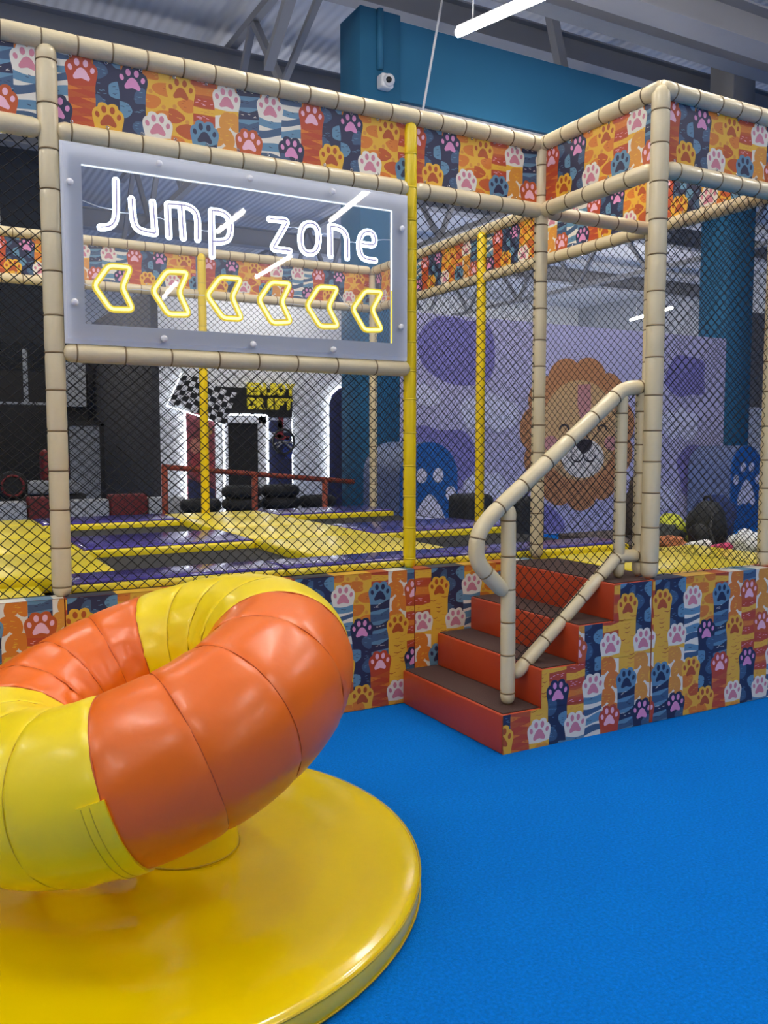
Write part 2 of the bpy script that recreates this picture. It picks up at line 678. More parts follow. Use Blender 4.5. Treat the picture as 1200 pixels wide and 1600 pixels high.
def artwork(kind, u0, u1, v0, v1, off):
    """artwork shapes as (layer, colour, polygon) inside the rectangle; off = u of column 0"""
    res = []
    c0 = int(math.floor((u0 - off) / PITCH_C)) - 1
    c1 = int(math.ceil((u1 - off) / PITCH_C)) + 1
    for c in range(c0, c1 + 1):
        x = off + c * PITCH_C
        k = c % 10
        if kind == 'base':
            if k % 2 == 0:
                tr = BASE_EVEN[k]
                arms = [(0, tr[0], 1.2, .62, False), (2, tr[1], .745, .2, True), (4, tr[2], .337, -.02, True)]
            else:
                tr = BASE_ODD[k]
                arms = [(1, tr[0], 1.0, .42, False), (3, tr[1], .542, .02, True), (5, tr[2], .15, -.02, True)]
        else:
            if k % 2 == 0:
                arms = [(2, BAND[k], .338, -.1, True)]
            else:
                arms = [(1, BAND_ODD[k][0], .60, .05, False), (3, BAND_ODD[k][1], .143, -.1, True)]
        for row, st, top, bot, paw in arms:
            for s, col, p in arm_cached(st, top, bot, k * 7 + row, paw):
                q = clip([(a + x, b) for a, b in p], u0, u1, v0, v1)
                if q:
                    res.append((row * 4 + s, col, q))
    return res


def print_on(name, parent, org, ud, nd, rects, kind, off, wrap=0.0):
    """lay the printed artwork on a panel; org + ud*u + z*v, facing nd"""
    org, ud, nd = Vector(org), Vector(ud), Vector(nd)
    zd = Vector((0, 0, 1))
    b = MB()
    flip = ud.cross(zd).dot(nd) < 0
    for (u0, u1, v0, v1) in rects:
        shapes = [(-1, ORA, [(u0, v0), (u1, v0), (u1, v1), (u0, v1)])] + artwork(kind, u0, u1, v0, v1, off)
        for lay, col, q in shapes:
            area = sum(q[i - 1][0] * q[i][1] - q[i][0] * q[i - 1][1] for i in range(len(q)))
            if abs(area) < 2e-7:
                continue
            if (area < 0) != flip:
                q = q[::-1]
            h = (lay + 2) * 0.00022
            b.poly([org + ud * u + zd * v + nd * h for u, v in q], col)
    if wrap:
        # the printed sheet folds over the top edge
        u0, u1, v0, v1 = rects[0]
        c = int(math.floor((u0 - off) / PITCH_C)) - 1
        while off + (c - .5) * PITCH_C < u1:
            k = c % 10
            col = STYLE[BASE_EVEN[k][0] if k % 2 == 0 else BASE_ODD[k][0]][0]
            a0, a1 = max(u0, off + (c - .5) * PITCH_C), min(u1, off + (c + .5) * PITCH_C)
            if a1 > a0 + 1e-4:
                q = [org + ud * a0 + nd * .003, org + ud * a1 + nd * .003, org + ud * a1 - nd * wrap, org + ud * a0 - nd * wrap]
                b.poly([p + zd * (v1 + .0022) for p in q], col)
            c += 1
    return b.build(name, PRINT, parent)


# ------------------------------------------------------------------ nets
def net(name, label, org, ud, poly, cw=0.065, ch=0.058, r=0.0024, parent=None, sag=0.006, seed=0, wr=0.0):
    """knotted diamond net in the plane org + ud*u + z; poly is a convex outline in (u, z)"""
    org, ud = Vector(org), Vector(ud).normalized()
    nd = ud.cross(Vector((0, 0, 1)))
    u0, u1 = min(p[0] for p in poly), max(p[0] for p in poly)
    v0, v1 = min(p[1] for p in poly), max(p[1] for p in poly)
    area = sum(poly[i - 1][0] * poly[i][1] - poly[i][0] * poly[i - 1][1] for i in range(len(poly)))
    pg = poly if area > 0 else poly[::-1]

    def node(i, j):
        u = u0 + (i + j) * cw / 2
        v = v0 + (i - j) * ch / 2
        n1 = noise.noise(Vector((u * 2.1 + seed, v * 2.1, seed * 1.3)))
        n2 = noise.noise(Vector((u * 2.1, v * 2.1 + 9 + seed, seed)))
        n3 = noise.noise(Vector((u * 31, v * 31, seed)))
        n4 = noise.noise(Vector((u * 31, v * 31 + 7, seed)))
        return (u + n1 * (sag + wr) + n3 * 0.003, v + n2 * (sag + wr) + n4 * 0.003)

    def clip_seg(a, b):
        t0, t1 = 0.0, 1.0
        dx, dy = b[0] - a[0], b[1] - a[1]
        for i in range(len(pg)):
            p, q = pg[i - 1], pg[i]
            ex, ey = q[0] - p[0], q[1] - p[1]
            den = ex * dy - ey * dx
            num = ex * (a[1] - p[1]) - ey * (a[0] - p[0])
            if abs(den) < 1e-12:
                if num < 0:
                    return None
            else:
                t = -num / den
                if den > 0:
                    t0 = max(t0, t)
                else:
                    t1 = min(t1, t)
        if t0 >= t1 - 1e-6:
            return None
        return ((a[0] + dx * t0, a[1] + dy * t0), (a[0] + dx * t1, a[1] + dy * t1))

    V, Fc = [], []
    nu = int((u1 - u0) / cw) + 2
    nv = int((v1 - v0) / ch) + 2
    ni = nu + nv
    zd = Vector((0, 0, 1))
    cache = {}

    def nd_at(i, j):
        k = (i, j)
        if k not in cache:
            cache[k] = node(i, j)
        return cache[k]
    for s in range(-2, 2 * nu + 3):
        for d in range(-2, 2 * nv + 3):
            if (s + d) % 2:
                continue
            i, j = (s + d) // 2, (s - d) // 2
            a = nd_at(i, j)
            for b in (nd_at(i + 1, j), nd_at(i, j + 1)):
                sg = clip_seg(a, b)
                if not sg:
                    continue
                (au, av), (bu, bv) = sg
                L = math.hypot(bu - au, bv - av)
                if L < 1e-4:
                    continue
                px, py = -(bv - av) / L * r, (bu - au) / L * r
                n = len(V)
                for (cu, cv) in ((au, av), (bu, bv)):
                    c = org + ud * cu + zd * cv
                    V.append(c + ud * px + zd * py)
                    V.append(c - nd * r)
                    V.append(c - ud * px - zd * py)
                    V.append(c + nd * r)
                for k in range(4):
                    k2 = (k + 1) % 4
                    Fc.append((n + k, n + k2, n + 4 + k2, n + 4 + k))
    # border cord
    mb = MB()
    mb.v = [tuple(p) for p in V]
    mb.f = Fc
    mb.m = [0] * len(Fc)
    mb.tube([org + ud * p[0] + zd * p[1] for p in poly], r * 1.4, 5, closed=True)
    o = mb.build(name, NETM, parent)
    if label:
        tag(o, label, 'net')
    return o


# =================================================================== SETTING
def structure(o):
    o['kind'] = 'structure'
    return o


RX0, RX1, RY0, RY1, RZ = -11.0, 34.0, -24.0, 34.0, 9.2
b = MB()
b.box(RX0, RX1, RY0, RY1, -0.15, 0.0)
structure(b.build('floor', CARPET))
b = MB()
b.box(RX0, RX1, RY0, RY1, RZ, RZ + 0.15)
structure(b.build('ceiling', ROOF))
HALLW = mat('hall_wall_paint', (186, 188, 192), 0.7, var=0.05, vscale=1)
for nm, (x0, x1, y0, y1) in {'wall_left': (RX0 - .2, RX0, RY0, RY1), 'wall_right': (RX1, RX1 + .2, RY0, RY1), 'wall_back': (RX0, RX1, RY1, RY1 + .2), 'wall_front': (RX0, RX1, RY0 - .2, RY0)}.items():
    b = MB()
    b.box(x0, x1, y0, y1, 0, RZ)
    structure(b.build(nm, mat('far_wall_white', (232, 232, 230), .7) if nm == 'wall_back' else HALLW))

# roof steel: beams along the hall (each a thing of its own)
BEAM_TXT = ['nearest grey roof beam crossing the upper right corner', 'second grey roof beam behind the lit tube light', 'long grey roof beam over the teal bulkhead', 'grey roof beam in the dark left ceiling', 'far grey roof beam beyond the lilac mural wall', 'farthest grey roof beam near the hall end']


def i_beam(y, z, h, w, label):
    b = MB()
    b.box(RX0, RX1, y - w / 2, y + w / 2, z, z + .03)
    b.box(RX0, RX1, y - w / 2, y + w / 2, z + h - .03, z + h)
    b.box(RX0, RX1, y - .02, y + .02, z + .03, z + h - .03)
    o = b.build('roof_beam', DSTEEL)
    return tag(o, label, 'beam', 'roof beams')


for (y, z, h, w), t in zip([(4.3, 7.2, .5, .42), (6.0, 7.9, .5, .34), (8.3, 8.5, .45, .3), (11.6, 8.2, .6, .4), (17.0, 8.2, .6, .4), (24.0, 8.2, .6, .4)], BEAM_TXT):
    i_beam(y, z, h, w, t)


def truss(x, y0, y1, zb, zt, n, label):
    """roof truss running away from the camera: chords and diagonals"""
    t = thing('roof_truss', label, 'truss', (x, y0, zb), 'roof trusses')
    b = MB()
    b.bar((x, y0, zb), (x, y1, zb), .14, .14)
    b.build('bottom_chord', DSTEEL, t)
    b = MB()
    b.bar((x, y0, zt), (x, y1, zt), .14, .14)
    b.build('top_chord', DSTEEL, t)
    for k in range(n):
        a = y0 + (y1 - y0) * k / n
        c = y0 + (y1 - y0) * (k + 1) / n
        m_ = (a + c) / 2
        for p, q in (((x, a, zb), (x, m_, zt)), ((x, m_, zt), (x, c, zb))):
            b = MB()
            b.bar(p, q, .11, .11)
            b.build('diagonal', DSTEEL, t)
    return t


truss(5.6, 8.9, 20.9, 7.1, 8.9, 4, 'dark roof truss left of the teal column top')
truss(12.5, 8.4, 32, 6.9, 8.9, 7, 'pale roof truss above the lion mural')
truss(20.5, 9, 32, 6.9, 8.9, 7, 'pale roof truss behind the right teal column')
# end wall glimpsed high above the mural is the white back wall


def strut(p, q, w, label):
    b = MB()
    b.bar(p, q, w, w)
    return tag(b.build('brace', DSTEEL), label, 'brace', 'roof braces')


strut((4.35, 5.3, 7.4), (5.0, 8.2, 7.2), .14, 'thick diagonal brace in the upper left ceiling')
strut((9.8, 7.6, 9.2), (10.28, 7.6, 7.6), .16, 'short upright brace just right of the lit tube light')
strut((5.1, 5.9, 7.9), (5.45, 9.1, 7.0), .09, 'thin diagonal brace beside the teal column')

# hall columns clad in teal


def box_thing(name, label, cat, dims, m, bev=0.0):
    x0, x1, y0, y1, z0, z1 = dims
    o = rbox(name, x0, x1, y0, y1, z0, z1, bev, m, seg=2, smooth=bev > 0)
    return tag(o, label, cat)


col1 = thing('teal_column', 'teal clad column behind the neon sign with a camera near its top', 'column', (6.26, 7.3, 0))
rbox('shaft', 5.93, 6.6, 7.0, 7.66, 0, 7.8, .01, TEAL, col1, seg=1)
b = MB()
b.tube([(6.24, 6.97, 6.95), (6.24, 6.97, 7.79)], .05, 10)
b.build('conduit', TEAL, col1, smooth=True)
col2 = thing('teal_column', 'teal clad column at the right end of the lilac mural wall', 'column', (14.15, 7.3, 0))
rbox('shaft', 13.8, 14.53, 7.0, 7.68, 0, 7.0, .01, TEAL, col2, seg=1)
bm_ = box_thing('teal_bulkhead', 'long teal bulkhead beam under the roof between the columns', 'bulkhead', (6.62, 13.78, 7.05, 7.45, 6.62, 7.74), TEAL)
rbox('bare_column_head', 13.86, 14.47, 7.06, 7.62, 7.0, 9.18, .01, mat('column_grey', (150, 146, 140), .6), col2, seg=1)
box_thing('grey_fascia', 'pale grey fascia board hanging below the teal bulkhead', 'fascia', (6.62, 13.78, 7.1, 7.3, 6.3, 6.6), STEEL)

# security camera
cc = thing('security_camera', 'small white dome security camera on the teal column', 'camera', (6.29, 6.98, 6.66))
rbox('housing', 6.19, 6.39, 6.82, 6.995, 6.66, 6.86, .03, WHITEP, cc)
b = MB()
b.lathe([(0.088, 0), (0.086, .03), (0.07, .06), (.04, .075)], 20)
me = b.mesh('eye', WHITEP, smooth=True)
link_mesh('eye', me, cc, (6.30, 6.82, 6.76), Vector((0, 0, 1)).rotation_difference(Vector((-.45, -.85, -.25))))
b = MB()
b.lathe([(0.042, 0), (0.04, .015), (0.02, .03)], 16)
me = b.mesh('lens', BLACK, smooth=True)
link_mesh('lens', me, cc, (6.30 - .033, 6.82 - .064, 6.76 - .019), Vector((0, 0, 1)).rotation_difference(Vector((-.45, -.85, -.25))))

# hanging rod
b = MB()
b.tube([(7.26, 6.5, 9.2), (6.63, 6.5, 6.05)], .018, 8)
tag(b.build('hanging_rod', WHITEP, smooth=True), 'slim white hanger rod slanting down from the roof', 'rod')

# ------------------------------------------------------------------ lamps
TUBE = emit_mat('led_tube', (255, 248, 238), LAMP_STRENGTH)


def lamp(p, q, label, group='ceiling tube lights', w=.09, arm=None):
    p, q = Vector(p), Vector(q)
    t = thing('tube_light', label, 'light', (p + q) / 2, group)
    d = (q - p).normalized()
    b = MB()
    b.bar(p + Vector((0, 0, w * .5 + .012)), q + Vector((0, 0, w * .5 + .012)), w * .35, .03)
    b.build('housing', WHITEP, t)
    b = MB()
    b.tube([p, q], w / 2, 8)
    b.build('diffuser', TUBE, t)
    for s in (.15, .85):
        b = MB()
        c = p.lerp(q, s)
        b.tube([c + Vector((0, 0, w * .5 + .02)), Vector((c.x, arm[0], arm[1])) if arm else Vector((c.x, c.y, RZ))], .008, 5)
        b.build('hanger', STEEL, t)
    return t


lamp((5.44, 3.755, 6.0), (5.83, 2.38, 6.0), 'lit white tube light at the top of the picture')
lamp((26.384, 22.22, 6.6), (25.39, 19.094, 6.6), 'far lit tube light seen between the beige posts')
lamp((1.2, 11.2, 4.6), (1.75, 13.4, 4.6), 'small lit tube light in the black left background')
OFF = 'unseen tube light hung from the hall ceiling'
for x in (14, 18, 22, 26, 30):  # added out of sight to brighten the back wall and far roof
    lamp((x, 27, 4.9), (x + 2.2, 27, 4.9), OFF, 'tube lights out of view', .12)
lamp((7.3, 6.2, 5.8), (9.3, 6.2, 5.8), 'added tube light brightening the mural room, unseen behind the short front banner', w=.035, arm=(7.12, 6.35))  # added lamp, hidden from the camera, to brighten the mural wall
lamp((10.5, 6.2, 5.8), (12.0, 6.2, 5.8), 'added tube light brightening the mural room, unseen behind the entrance banner', w=.035, arm=(7.12, 6.35))  # second added lamp for the mural wall, out of the camera's sight
lamp((4.2, 9.2, 3.85), (6.6, 9.2, 3.85), 'added tube light brightening the white karting wall, unseen behind the far banner', w=.016, arm=(10.02, 3.95))  # added lamp kept out of sight to brighten the white karting wall
for x, y in ((10, 12), (14, 13), (18, 12.8), (12, 17), (17, 18)):  # added low behind the mural wall to throw light on the far ceiling
    lamp((x, y, 4.2), (x - .45, y + 2.2, 4.2), OFF, 'tube lights out of view', .1)
for p, q in [((7.33, -9.5, 6), (7.66, -11.75, 6)), ((8.24, -15.2, 6), (8.43, -18.0, 6)), ((5.87, -11.9, 6), (5.95, -13.7, 6)), ((6.8, -20.0, 6), (7.1, -22.5, 6))]:
    lamp(p, q, OFF, 'tube lights out of view')
for x, y in [(-6, -9), (-6, -3), (-1.2, -8.5), (-1.2, -3.2), (3.6, -7.0), (3.4, -1.6), (8.5, -4.0), (-6, 3), (0, 1.5), (6.2, -1.4)]:  # assumed ceiling grid, added above the view to light the play area
    lamp((x, y, 6.1), (x - .45, y + 2.2, 6.1), OFF, 'tube lights out of view', .1)

# =================================================================== PLAY FRAME
XL, XM, XB, XD = 0.643, 2.617, 3.583, 4.55
YC, YF = -0.98, 4.05
ZT, ZB, ZS, ZP = 3.42, 3.012, 1.981, 0.80
PR = 0.047
XLL = XL - 1.974

fr = thing('pipe_cage', 'beige padded pipe frame of the jump area front with yellow middle post', 'frame', (XM, 0, ZP))
pipe('post', [(XL, 0, ZP), (XL, 0, ZT - .02)], PR, BEIGE, fr, spacing=.185, phase=.05, seed=1)
pipe('post', [(XLL, 0, ZP), (XLL, 0, ZT - .02)], PR, BEIGE, fr, spacing=.185, seed=2)
tag(pipe('yellow_post', [(XM, 0, ZP), (XM, 0, ZT - .03)], .039, YPIPE, fr, YTIE, spacing=.175, phase=.06, seed=3), 'yellow sleeved post', None)
pipe('post', [(XB, 0, ZP), (XB, 0, ZT)], .043, BEIGE, fr, spacing=.185, seed=4)
pipe('top_rail', [(XLL, 0, ZT), (XL, 0, ZT), (XM, 0, ZT), (XB + .02, 0, ZT)], PR, BEIGE, fr, seed=5)
pipe('lower_rail', [(XLL, 0, ZB), (XL - .03, 0, ZB)], PR, BEIGE, fr, seed=6)
pipe('lower_rail', [(XL + .03, 0, ZB), (XM - .02, 0, ZB)], PR, BEIGE, fr, phase=.07, seed=7)
pipe('lower_rail', [(XM + .02, 0, ZB), (XB + .03, 0, ZB)], PR, BEIGE, fr, phase=.09, seed=8)
pipe('sign_rail', [(XL + .035, -.01, ZS), (XM - .015, -.01, ZS)], PR * .97, BEIGE, fr, spacing=.225, phase=.06, seed=9)

fe = thing('pipe_cage', 'beige padded pipe frame around the raised entrance beside the stairs', 'frame', (XB, YC, ZP))
pipe('post', [(XB, YC, ZP), (XB, YC, ZT + .015)], .049, BEIGE, fe, spacing=.185, seed=11)
pipe('post', [(XD, YC, ZP), (XD, YC, ZT)], .045, BEIGE, fe, spacing=.185, seed=12)
pipe('top_rail', [(XB, .02, ZT), (XB, YC + .0, ZT)], PR, BEIGE, fe, seed=13, ends=(True, False))
pipe('lower_rail', [(XB, -.02, ZB), (XB, YC + .04, ZB)], PR, BEIGE, fe, seed=14)
pipe('top_rail', [(XB, YC, ZT), (XD, YC, ZT)], PR, BEIGE, fe, seed=15, ends=(False, True))
pipe('lower_rail', [(XB + .04, YC, ZB), (XD - .03, YC, ZB)], PR, BEIGE, fe, seed=16)
pipe('cross_rail', [(XB + .05, 0, ZB), (XD - .02, 0, ZB)], .043, BEIGE, fe, seed=17)

fd = thing('pipe_cage', 'beige pipe frame with paw banner between jump area and mural room', 'frame', (XD, 2, ZP))
pipe('post', [(XD, 0, ZP), (XD, 0, ZT)], .043, BEIGE, fd, spacing=.2, seed=21)
tag(pipe('yellow_post', [(XD - .03, 1.968, ZP), (XD - .03, 1.968, ZT - .02)], .042, YPIPE, fd, YTIE, spacing=.2, seed=22), 'yellow sleeved post', None)
pipe('post', [(XD, YF, ZP), (XD, YF, ZT)], .043, BEIGE, fd, spacing=.2, seed=23)
pipe('top_rail', [(XD, YF, ZT), (XD, 1.9, ZT), (XD, YC + .05, ZT)], .045, BEIGE, fd, seed=24)
pipe('lower_rail', [(XD, YF, ZB), (XD, 1.9, ZB), (XD, YC + .05, ZB)], .045, BEIGE, fd, seed=25)

ff = thing('pipe_cage', 'beige pipe frame with paw banner along the far side of the trampolines', 'frame', (XM, YF, ZP))
tag(pipe('yellow_post', [(XM, YF - .03, ZP), (XM, YF - .03, ZT - .02)], .042, YPIPE, ff, YTIE, spacing=.2, seed=31), 'yellow sleeved post', None)
pipe('post', [(XL, YF, ZP), (XL, YF, ZT)], .043, BEIGE, ff, spacing=.2, seed=32)
pipe('top_rail', [(XLL, YF, ZT), (XM, YF, ZT), (XD - .04, YF, ZT)], .045, BEIGE, ff, seed=33)
pipe('lower_rail', [(XLL, YF, ZB), (XM, YF, ZB), (XD - .04, YF, ZB)], .045, BEIGE, ff, seed=34)


# ------------------------------------------------------------------ banners between the rails
EYE = None


def banner(label, org, ud, nd, u0, u1, off, v0=ZB + .028, v1=ZT - .028):
    global EYE
    org, ud, nd = Vector(org), Vector(ud), Vector(nd)
    z = Vector((0, 0, 1))
    t = thing('paw_banner', label, 'banner', org + ud * ((u0 + u1) / 2) + z * v0, 'paw print banners')
    b = MB()
    c = org + ud * ((u0 + u1) / 2) + z * ((v0 + v1) / 2)
    b.bar(org + ud * u0 + z * (v0 + v1) / 2 - nd * .003, org + ud * u1 + z * (v0 + v1) / 2 - nd * .003, .006, v1 - v0)
    b.build('sheet', P_DORANGE, t)
    h = v1 - v0
    print_on('print', t, org + z * v0, ud, nd, [(u0, u1, 0, h)], 'band', off)
    if EYE is None:
        e = MB()
        e.tube([(.0065 * math.cos(2 * PI * i / 8), .0065 * math.sin(2 * PI * i / 8), 0) for i in range(8)], .0025, 4, closed=True)
        EYE = e.mesh('eyelet', CHROME, smooth=True)
    q = Vector((0, 0, 1)).rotation_difference(nd)
    u = u0 + .06
    while u < u1 - .03:
        for v in (v0 + .026, v1 - .026):
            link_mesh('eyelet', EYE, t, org + ud * u + z * v + nd * .008, q)
        u += .165
    return t


X_, Y_ = Vector((1, 0, 0)), Vector((0, 1, 0))
banner('paw print banner at the upper left edge beyond the left post', (0, 0, 0), X_, -Y_, XLL + .05, XL - .05, .799 - 1.194)
banner('long paw print banner directly above the neon sign', (0, 0, 0), X_, -Y_, XL + .045, XM - .03, .799)
banner('paw print banner between the yellow post and the inner corner post', (0, 0, 0), X_, -Y_, XM + .035, XB - .04, 2.65)
banner('paw print banner above the stair entrance turning towards the viewer', (XB, 0, 0), -Y_, -X_, .045, -YC - .045, .094)
banner('paw print banner at the upper right edge beside the tall corner post', (0, YC, 0), X_, -Y_, XB + .045, XD - .05, 3.658)
banner('shaded paw print banner running back along the dividing frame', (XD, 0, 0), -Y_, -X_, -YF + .05, -.05, -1.77)
banner('paw print banner on the dividing frame seen through the entrance', (XD, 0, 0), -Y_, -X_, .05, -YC - .06, .12)
banner('far paw print banner left of the far yellow post', (0, YF, 0), X_, -Y_, XLL + .05, XM - .05, 1.974 - 1.194)
banner('far paw print banner right of the far yellow post behind the sign', (0, YF, 0), X_, -Y_, XM + .05, XD - .05, 2.70)


# ------------------------------------------------------------------ padded base walls with the same print
def base_pad(label, org, ud, nd, u0, u1, off, z1=ZP, th=.11):
    org, ud, nd = Vector(org), Vector(ud), Vector(nd)
    p0, p1 = org + ud * u0, org + ud * u1 - nd * th
    t = thing('base_pad', label, 'wall pad', ((p0.x + p1.x) / 2, (p0.y + p1.y) / 2, 0), 'paw print base pads')
    rbox('cushion', min(p0.x, p1.x), max(p0.x, p1.x), min(p0.y, p1.y), max(p0.y, p1.y), 0, z1, .004, P_DORANGE, t)
    print_on('print', t, org + nd * .0005, ud, nd, [(u0 + .002, u1 - .002, .004, z1 - .001)], 'base', off, wrap=th)
    return t


YA = -.06
base_pad('paw print base pad at the left edge behind the ring', (0, YA, 0), X_, -Y_, XLL, XL + .0, 1.904 - 2.388 + .3)
base_pad('paw print base pad below the sign right behind the orange ring', (0, YA, 0), X_, -Y_, XL + .003, XM, 1.904 - 1.194)
base_pad('paw print base pad beside the inner edge of the stairs', (0, YA, 0), X_, -Y_, XM + .003, XB - .06, 2.79)
X1 = 3.544
base_pad('paw print base pad right of the stairs at the picture edge', (0, -1.04, 0), X_, -Y_, X1 + .004, X1 + 1.6, 3.624, th=.14)

# =================================================================== STAIRS
X0, SD, SW0, SW1 = 2.538, 0.242, -1.04, -0.062
st = thing('padded_staircase', 'four step red padded staircase with dark treads and paw print side', 'stairs', (X0, -.55, 0))
for i in range(4):
    xa = X0 + i * SD
    z0, z1 = .2 * i, .2 * (i + 1)
    s = rbox('step', xa, X1, SW0, SW1, z0 + (.001 if i else 0), z1, .008, REDV, st)
    b = MB()
    b.box(xa + .014, (xa + SD - .002) if i < 3 else X1 - .005, SW0 + .012, SW1 - .005, z1, z1 + .005)
    b.build('tread', TREAD, s)
    print_on('side_print', s, (0, SW0 - .0005, 0), X_, -Y_, [(xa + .002, X1 - .003, z0 + (.001 if i == 0 else -.003), z1 - .001)], 'base', 3.365)

# ------------------------------------------------------------------ stair handrail
YH = -.905
hr = thing('stair_handrail', 'beige padded handrail with net on the open side of the stairs', 'handrail', (2.67, YH, .2))
pipe('newel_post', [(2.672, YH, .205), (2.665, YH, 1.235)], .039, BEIGE, hr, spacing=.18, phase=.06, seed=41)
pipe('grab_rail', [(3.61, YH, 1.857), (3.44, YH, 1.848), (2.53, YH, 1.165), (2.468, YH, 1.08), (2.468, YH, .955), (2.65, YH, .785)], .041, BEIGE, hr, spacing=.2, phase=.06, seed=42)
pipe('lower_rail', [(2.712, YH, .345), (3.40, YH, .915), (3.44, YH, .925), (3.63, YH, .915)], .036, BEIGE, hr, spacing=.155, phase=.1, seed=43)
pipe('upright', [(3.425, YH, .806), (3.425, YH, 1.83)], .033, BEIGE, hr, spacing=.165, seed=44)
pipe('upright', [(3.577, YH, .806), (3.577, YH, 1.86)], .038, BEIGE, hr, spacing=.165, seed=45)
net('rail_net', None, (0, YH, 0), X_, [(2.70, .40), (3.40, .95), (3.40, 1.78), (2.70, 1.25)], parent=hr, seed=5, wr=.02)
net('rail_net', None, (0, YH, 0), X_, [(3.45, .95), (3.55, .95), (3.55, 1.81), (3.45, 1.81)], parent=hr, seed=6, wr=.01)

# =================================================================== NETS
net('safety_net', 'black safety net left of the left beige post', (0, .0, 0), X_, [(XLL + .05, ZP + .01), (XL - .045, ZP + .01), (XL - .045, ZB - .04), (XLL + .05, ZB - .04)], seed=1)
net('safety_net', 'black safety net below the neon sign', (0, .0, 0), X_, [(XL + .045, ZP + .01), (XM - .036, ZP + .01), (XM - .036, ZS - .04), (XL + .045, ZS - .04)], seed=2)
net('safety_net', 'black safety net between the yellow post and the inner corner post', (0, .0, 0), X_, [(XM + .037, ZP + .01), (XB - .04, ZP + .01), (XB - .04, ZB - .04), (XM + .037, ZB - .04)], seed=3)
net('safety_net', 'black safety net right of the tall corner post', (0, YC, 0), X_, [(XB + .046, ZP + .01), (XD - .04, ZP + .01), (XD - .04, ZB - .04), (XB + .046, ZB - .04)], seed=4)
net('safety_net', 'black safety net along the dividing frame before the mural', (XD, 0, 0), -Y_, [(-YF + .04, ZP + .01), (-.04, ZP + .01), (-.04, ZB - .04), (-YF + .04, ZB - .04)], seed=7)
net('safety_net', 'black safety net of the dividing frame right of the entrance', (XD, 0, 0), -Y_, [(.04, ZP + .01), (-YC - .05, ZP + .01), (-YC - .05, ZB - .04), (.04, ZB - .04)], seed=8)
net('safety_net', 'black safety net along the far side of the trampolines', (0, YF, 0), X_, [(XLL + .05, ZP + .01), (XD - .04, ZP + .01), (XD - .04, ZB - .04), (XLL + .05, ZB - .04)], seed=9)

# =================================================================== TRAMPOLINE COURT
ct = thing('trampoline_court', 'trampoline court with yellow and purple pads around black beds', 'trampoline', (2, 2, 0))
ZC = .85
b = MB()
b.box(XLL - 1, XD - .06, .06, YF + .2, 0.0, .70)
b.build('court_base', mat('court_base_black', (30, 30, 32), .8), ct)


def cpad(name, x0, x1, y0, y1, m, z1=ZC, th=.1):
    """soft edge pad with a purple or yellow top and yellow skirt"""
    o = rbox(name, x0, x1, y0, y1, z1 - th, z1, .022, m, ct, seg=3)
    return o


XR = [(XLL - 1, -1.0), (1.0, 2.2), (3.17, 4.47)]
for (x0, x1) in [(-1.0, 1.0), (2.2, 3.17)]:
    cpad('walkway_pad', x0, x1, .42, 1.45, COURTY)
    cpad('walkway_pad', x0, x1, 1.46, 2.4, COURTY)
    cpad('walkway_pad', x0, x1, 2.41, 3.42, COURTY)
    cpad('walkway_pad', x0, x1, 3.43, 4.05, COURTY)
for (x0, x1) in [(1.0, 2.2), (3.17, 4.47)]:
    for (y0, y1) in [(1.5, 2.3), (3.45, 4.1)]:
        cpad('cross_pad_skirt', x0 + .003, x1 - .003, y0 - .025, y1, COURTY, ZC - .012, .1)
        cpad('cross_pad', x0 + .002, x1 - .002, y0, y1 - .01, PURPLE, ZC + .003, .03)
    for (y0, y1) in [(.42, 1.48), (2.3, 3.43)]:
        b = MB()
        b.box(x0 - .03, x1 + .03, y0, y1, .70, .788)
        b.build('jump_bed', BED, ct)
for (x0, x1) in [(.69, 1.85), (1.855, 3.0), (3.005, 4.47)]:
    cpad('front_pad_skirt', x0, x1, .052, .41, COURTY, ZC - .012, .12)
    cpad('front_pad', x0 + .002, x1 - .002, .075, .405, PURPLE, ZC + .003, .03)
cpad('side_pad', XLL, .585, .052, .40, COURTY, ZC - .05, .12)

# entrance floor
box_thing('entrance_mat', 'yellow vinyl mat on the raised entrance floor behind the stairs', 'mat', (X1 + .16, 5.05, -.9, .0, .0, .805), COURTY, .015)
box_thing('landing_edge', 'dark grey landing strip at the top of the stairs', 'mat', (X1 + .01, X1 + .15, -.9, -.07, .0, .801), TREAD, .004)

# =================================================================== NEON SIGN
sg = thing('neon_sign', 'neon jump zone sign in a pale grey panel with yellow arrows', 'sign', (1.62, -.02, 2.0))
BOARD = mat('pale_grey_board', (238, 241, 247), .4, .5, .2)
BX0, BX1, BZ0, BZ1 = .685, 2.58, 2.024, 2.966
WX0, WX1, WZ0, WZ1 = .782, 2.476, 2.122, 2.866
b = MB()
y0, y1 = -.03, -.012
b.box(BX0, BX1, y0, y1, BZ0, WZ0)
b.box(BX0, BX1, y0, y1, WZ1, BZ1)
b.box(BX0, WX0, y0, y1, WZ0, WZ1)
b.box(WX1, BX1, y0, y1, WZ0, WZ1)
b.build('panel', BOARD, sg)


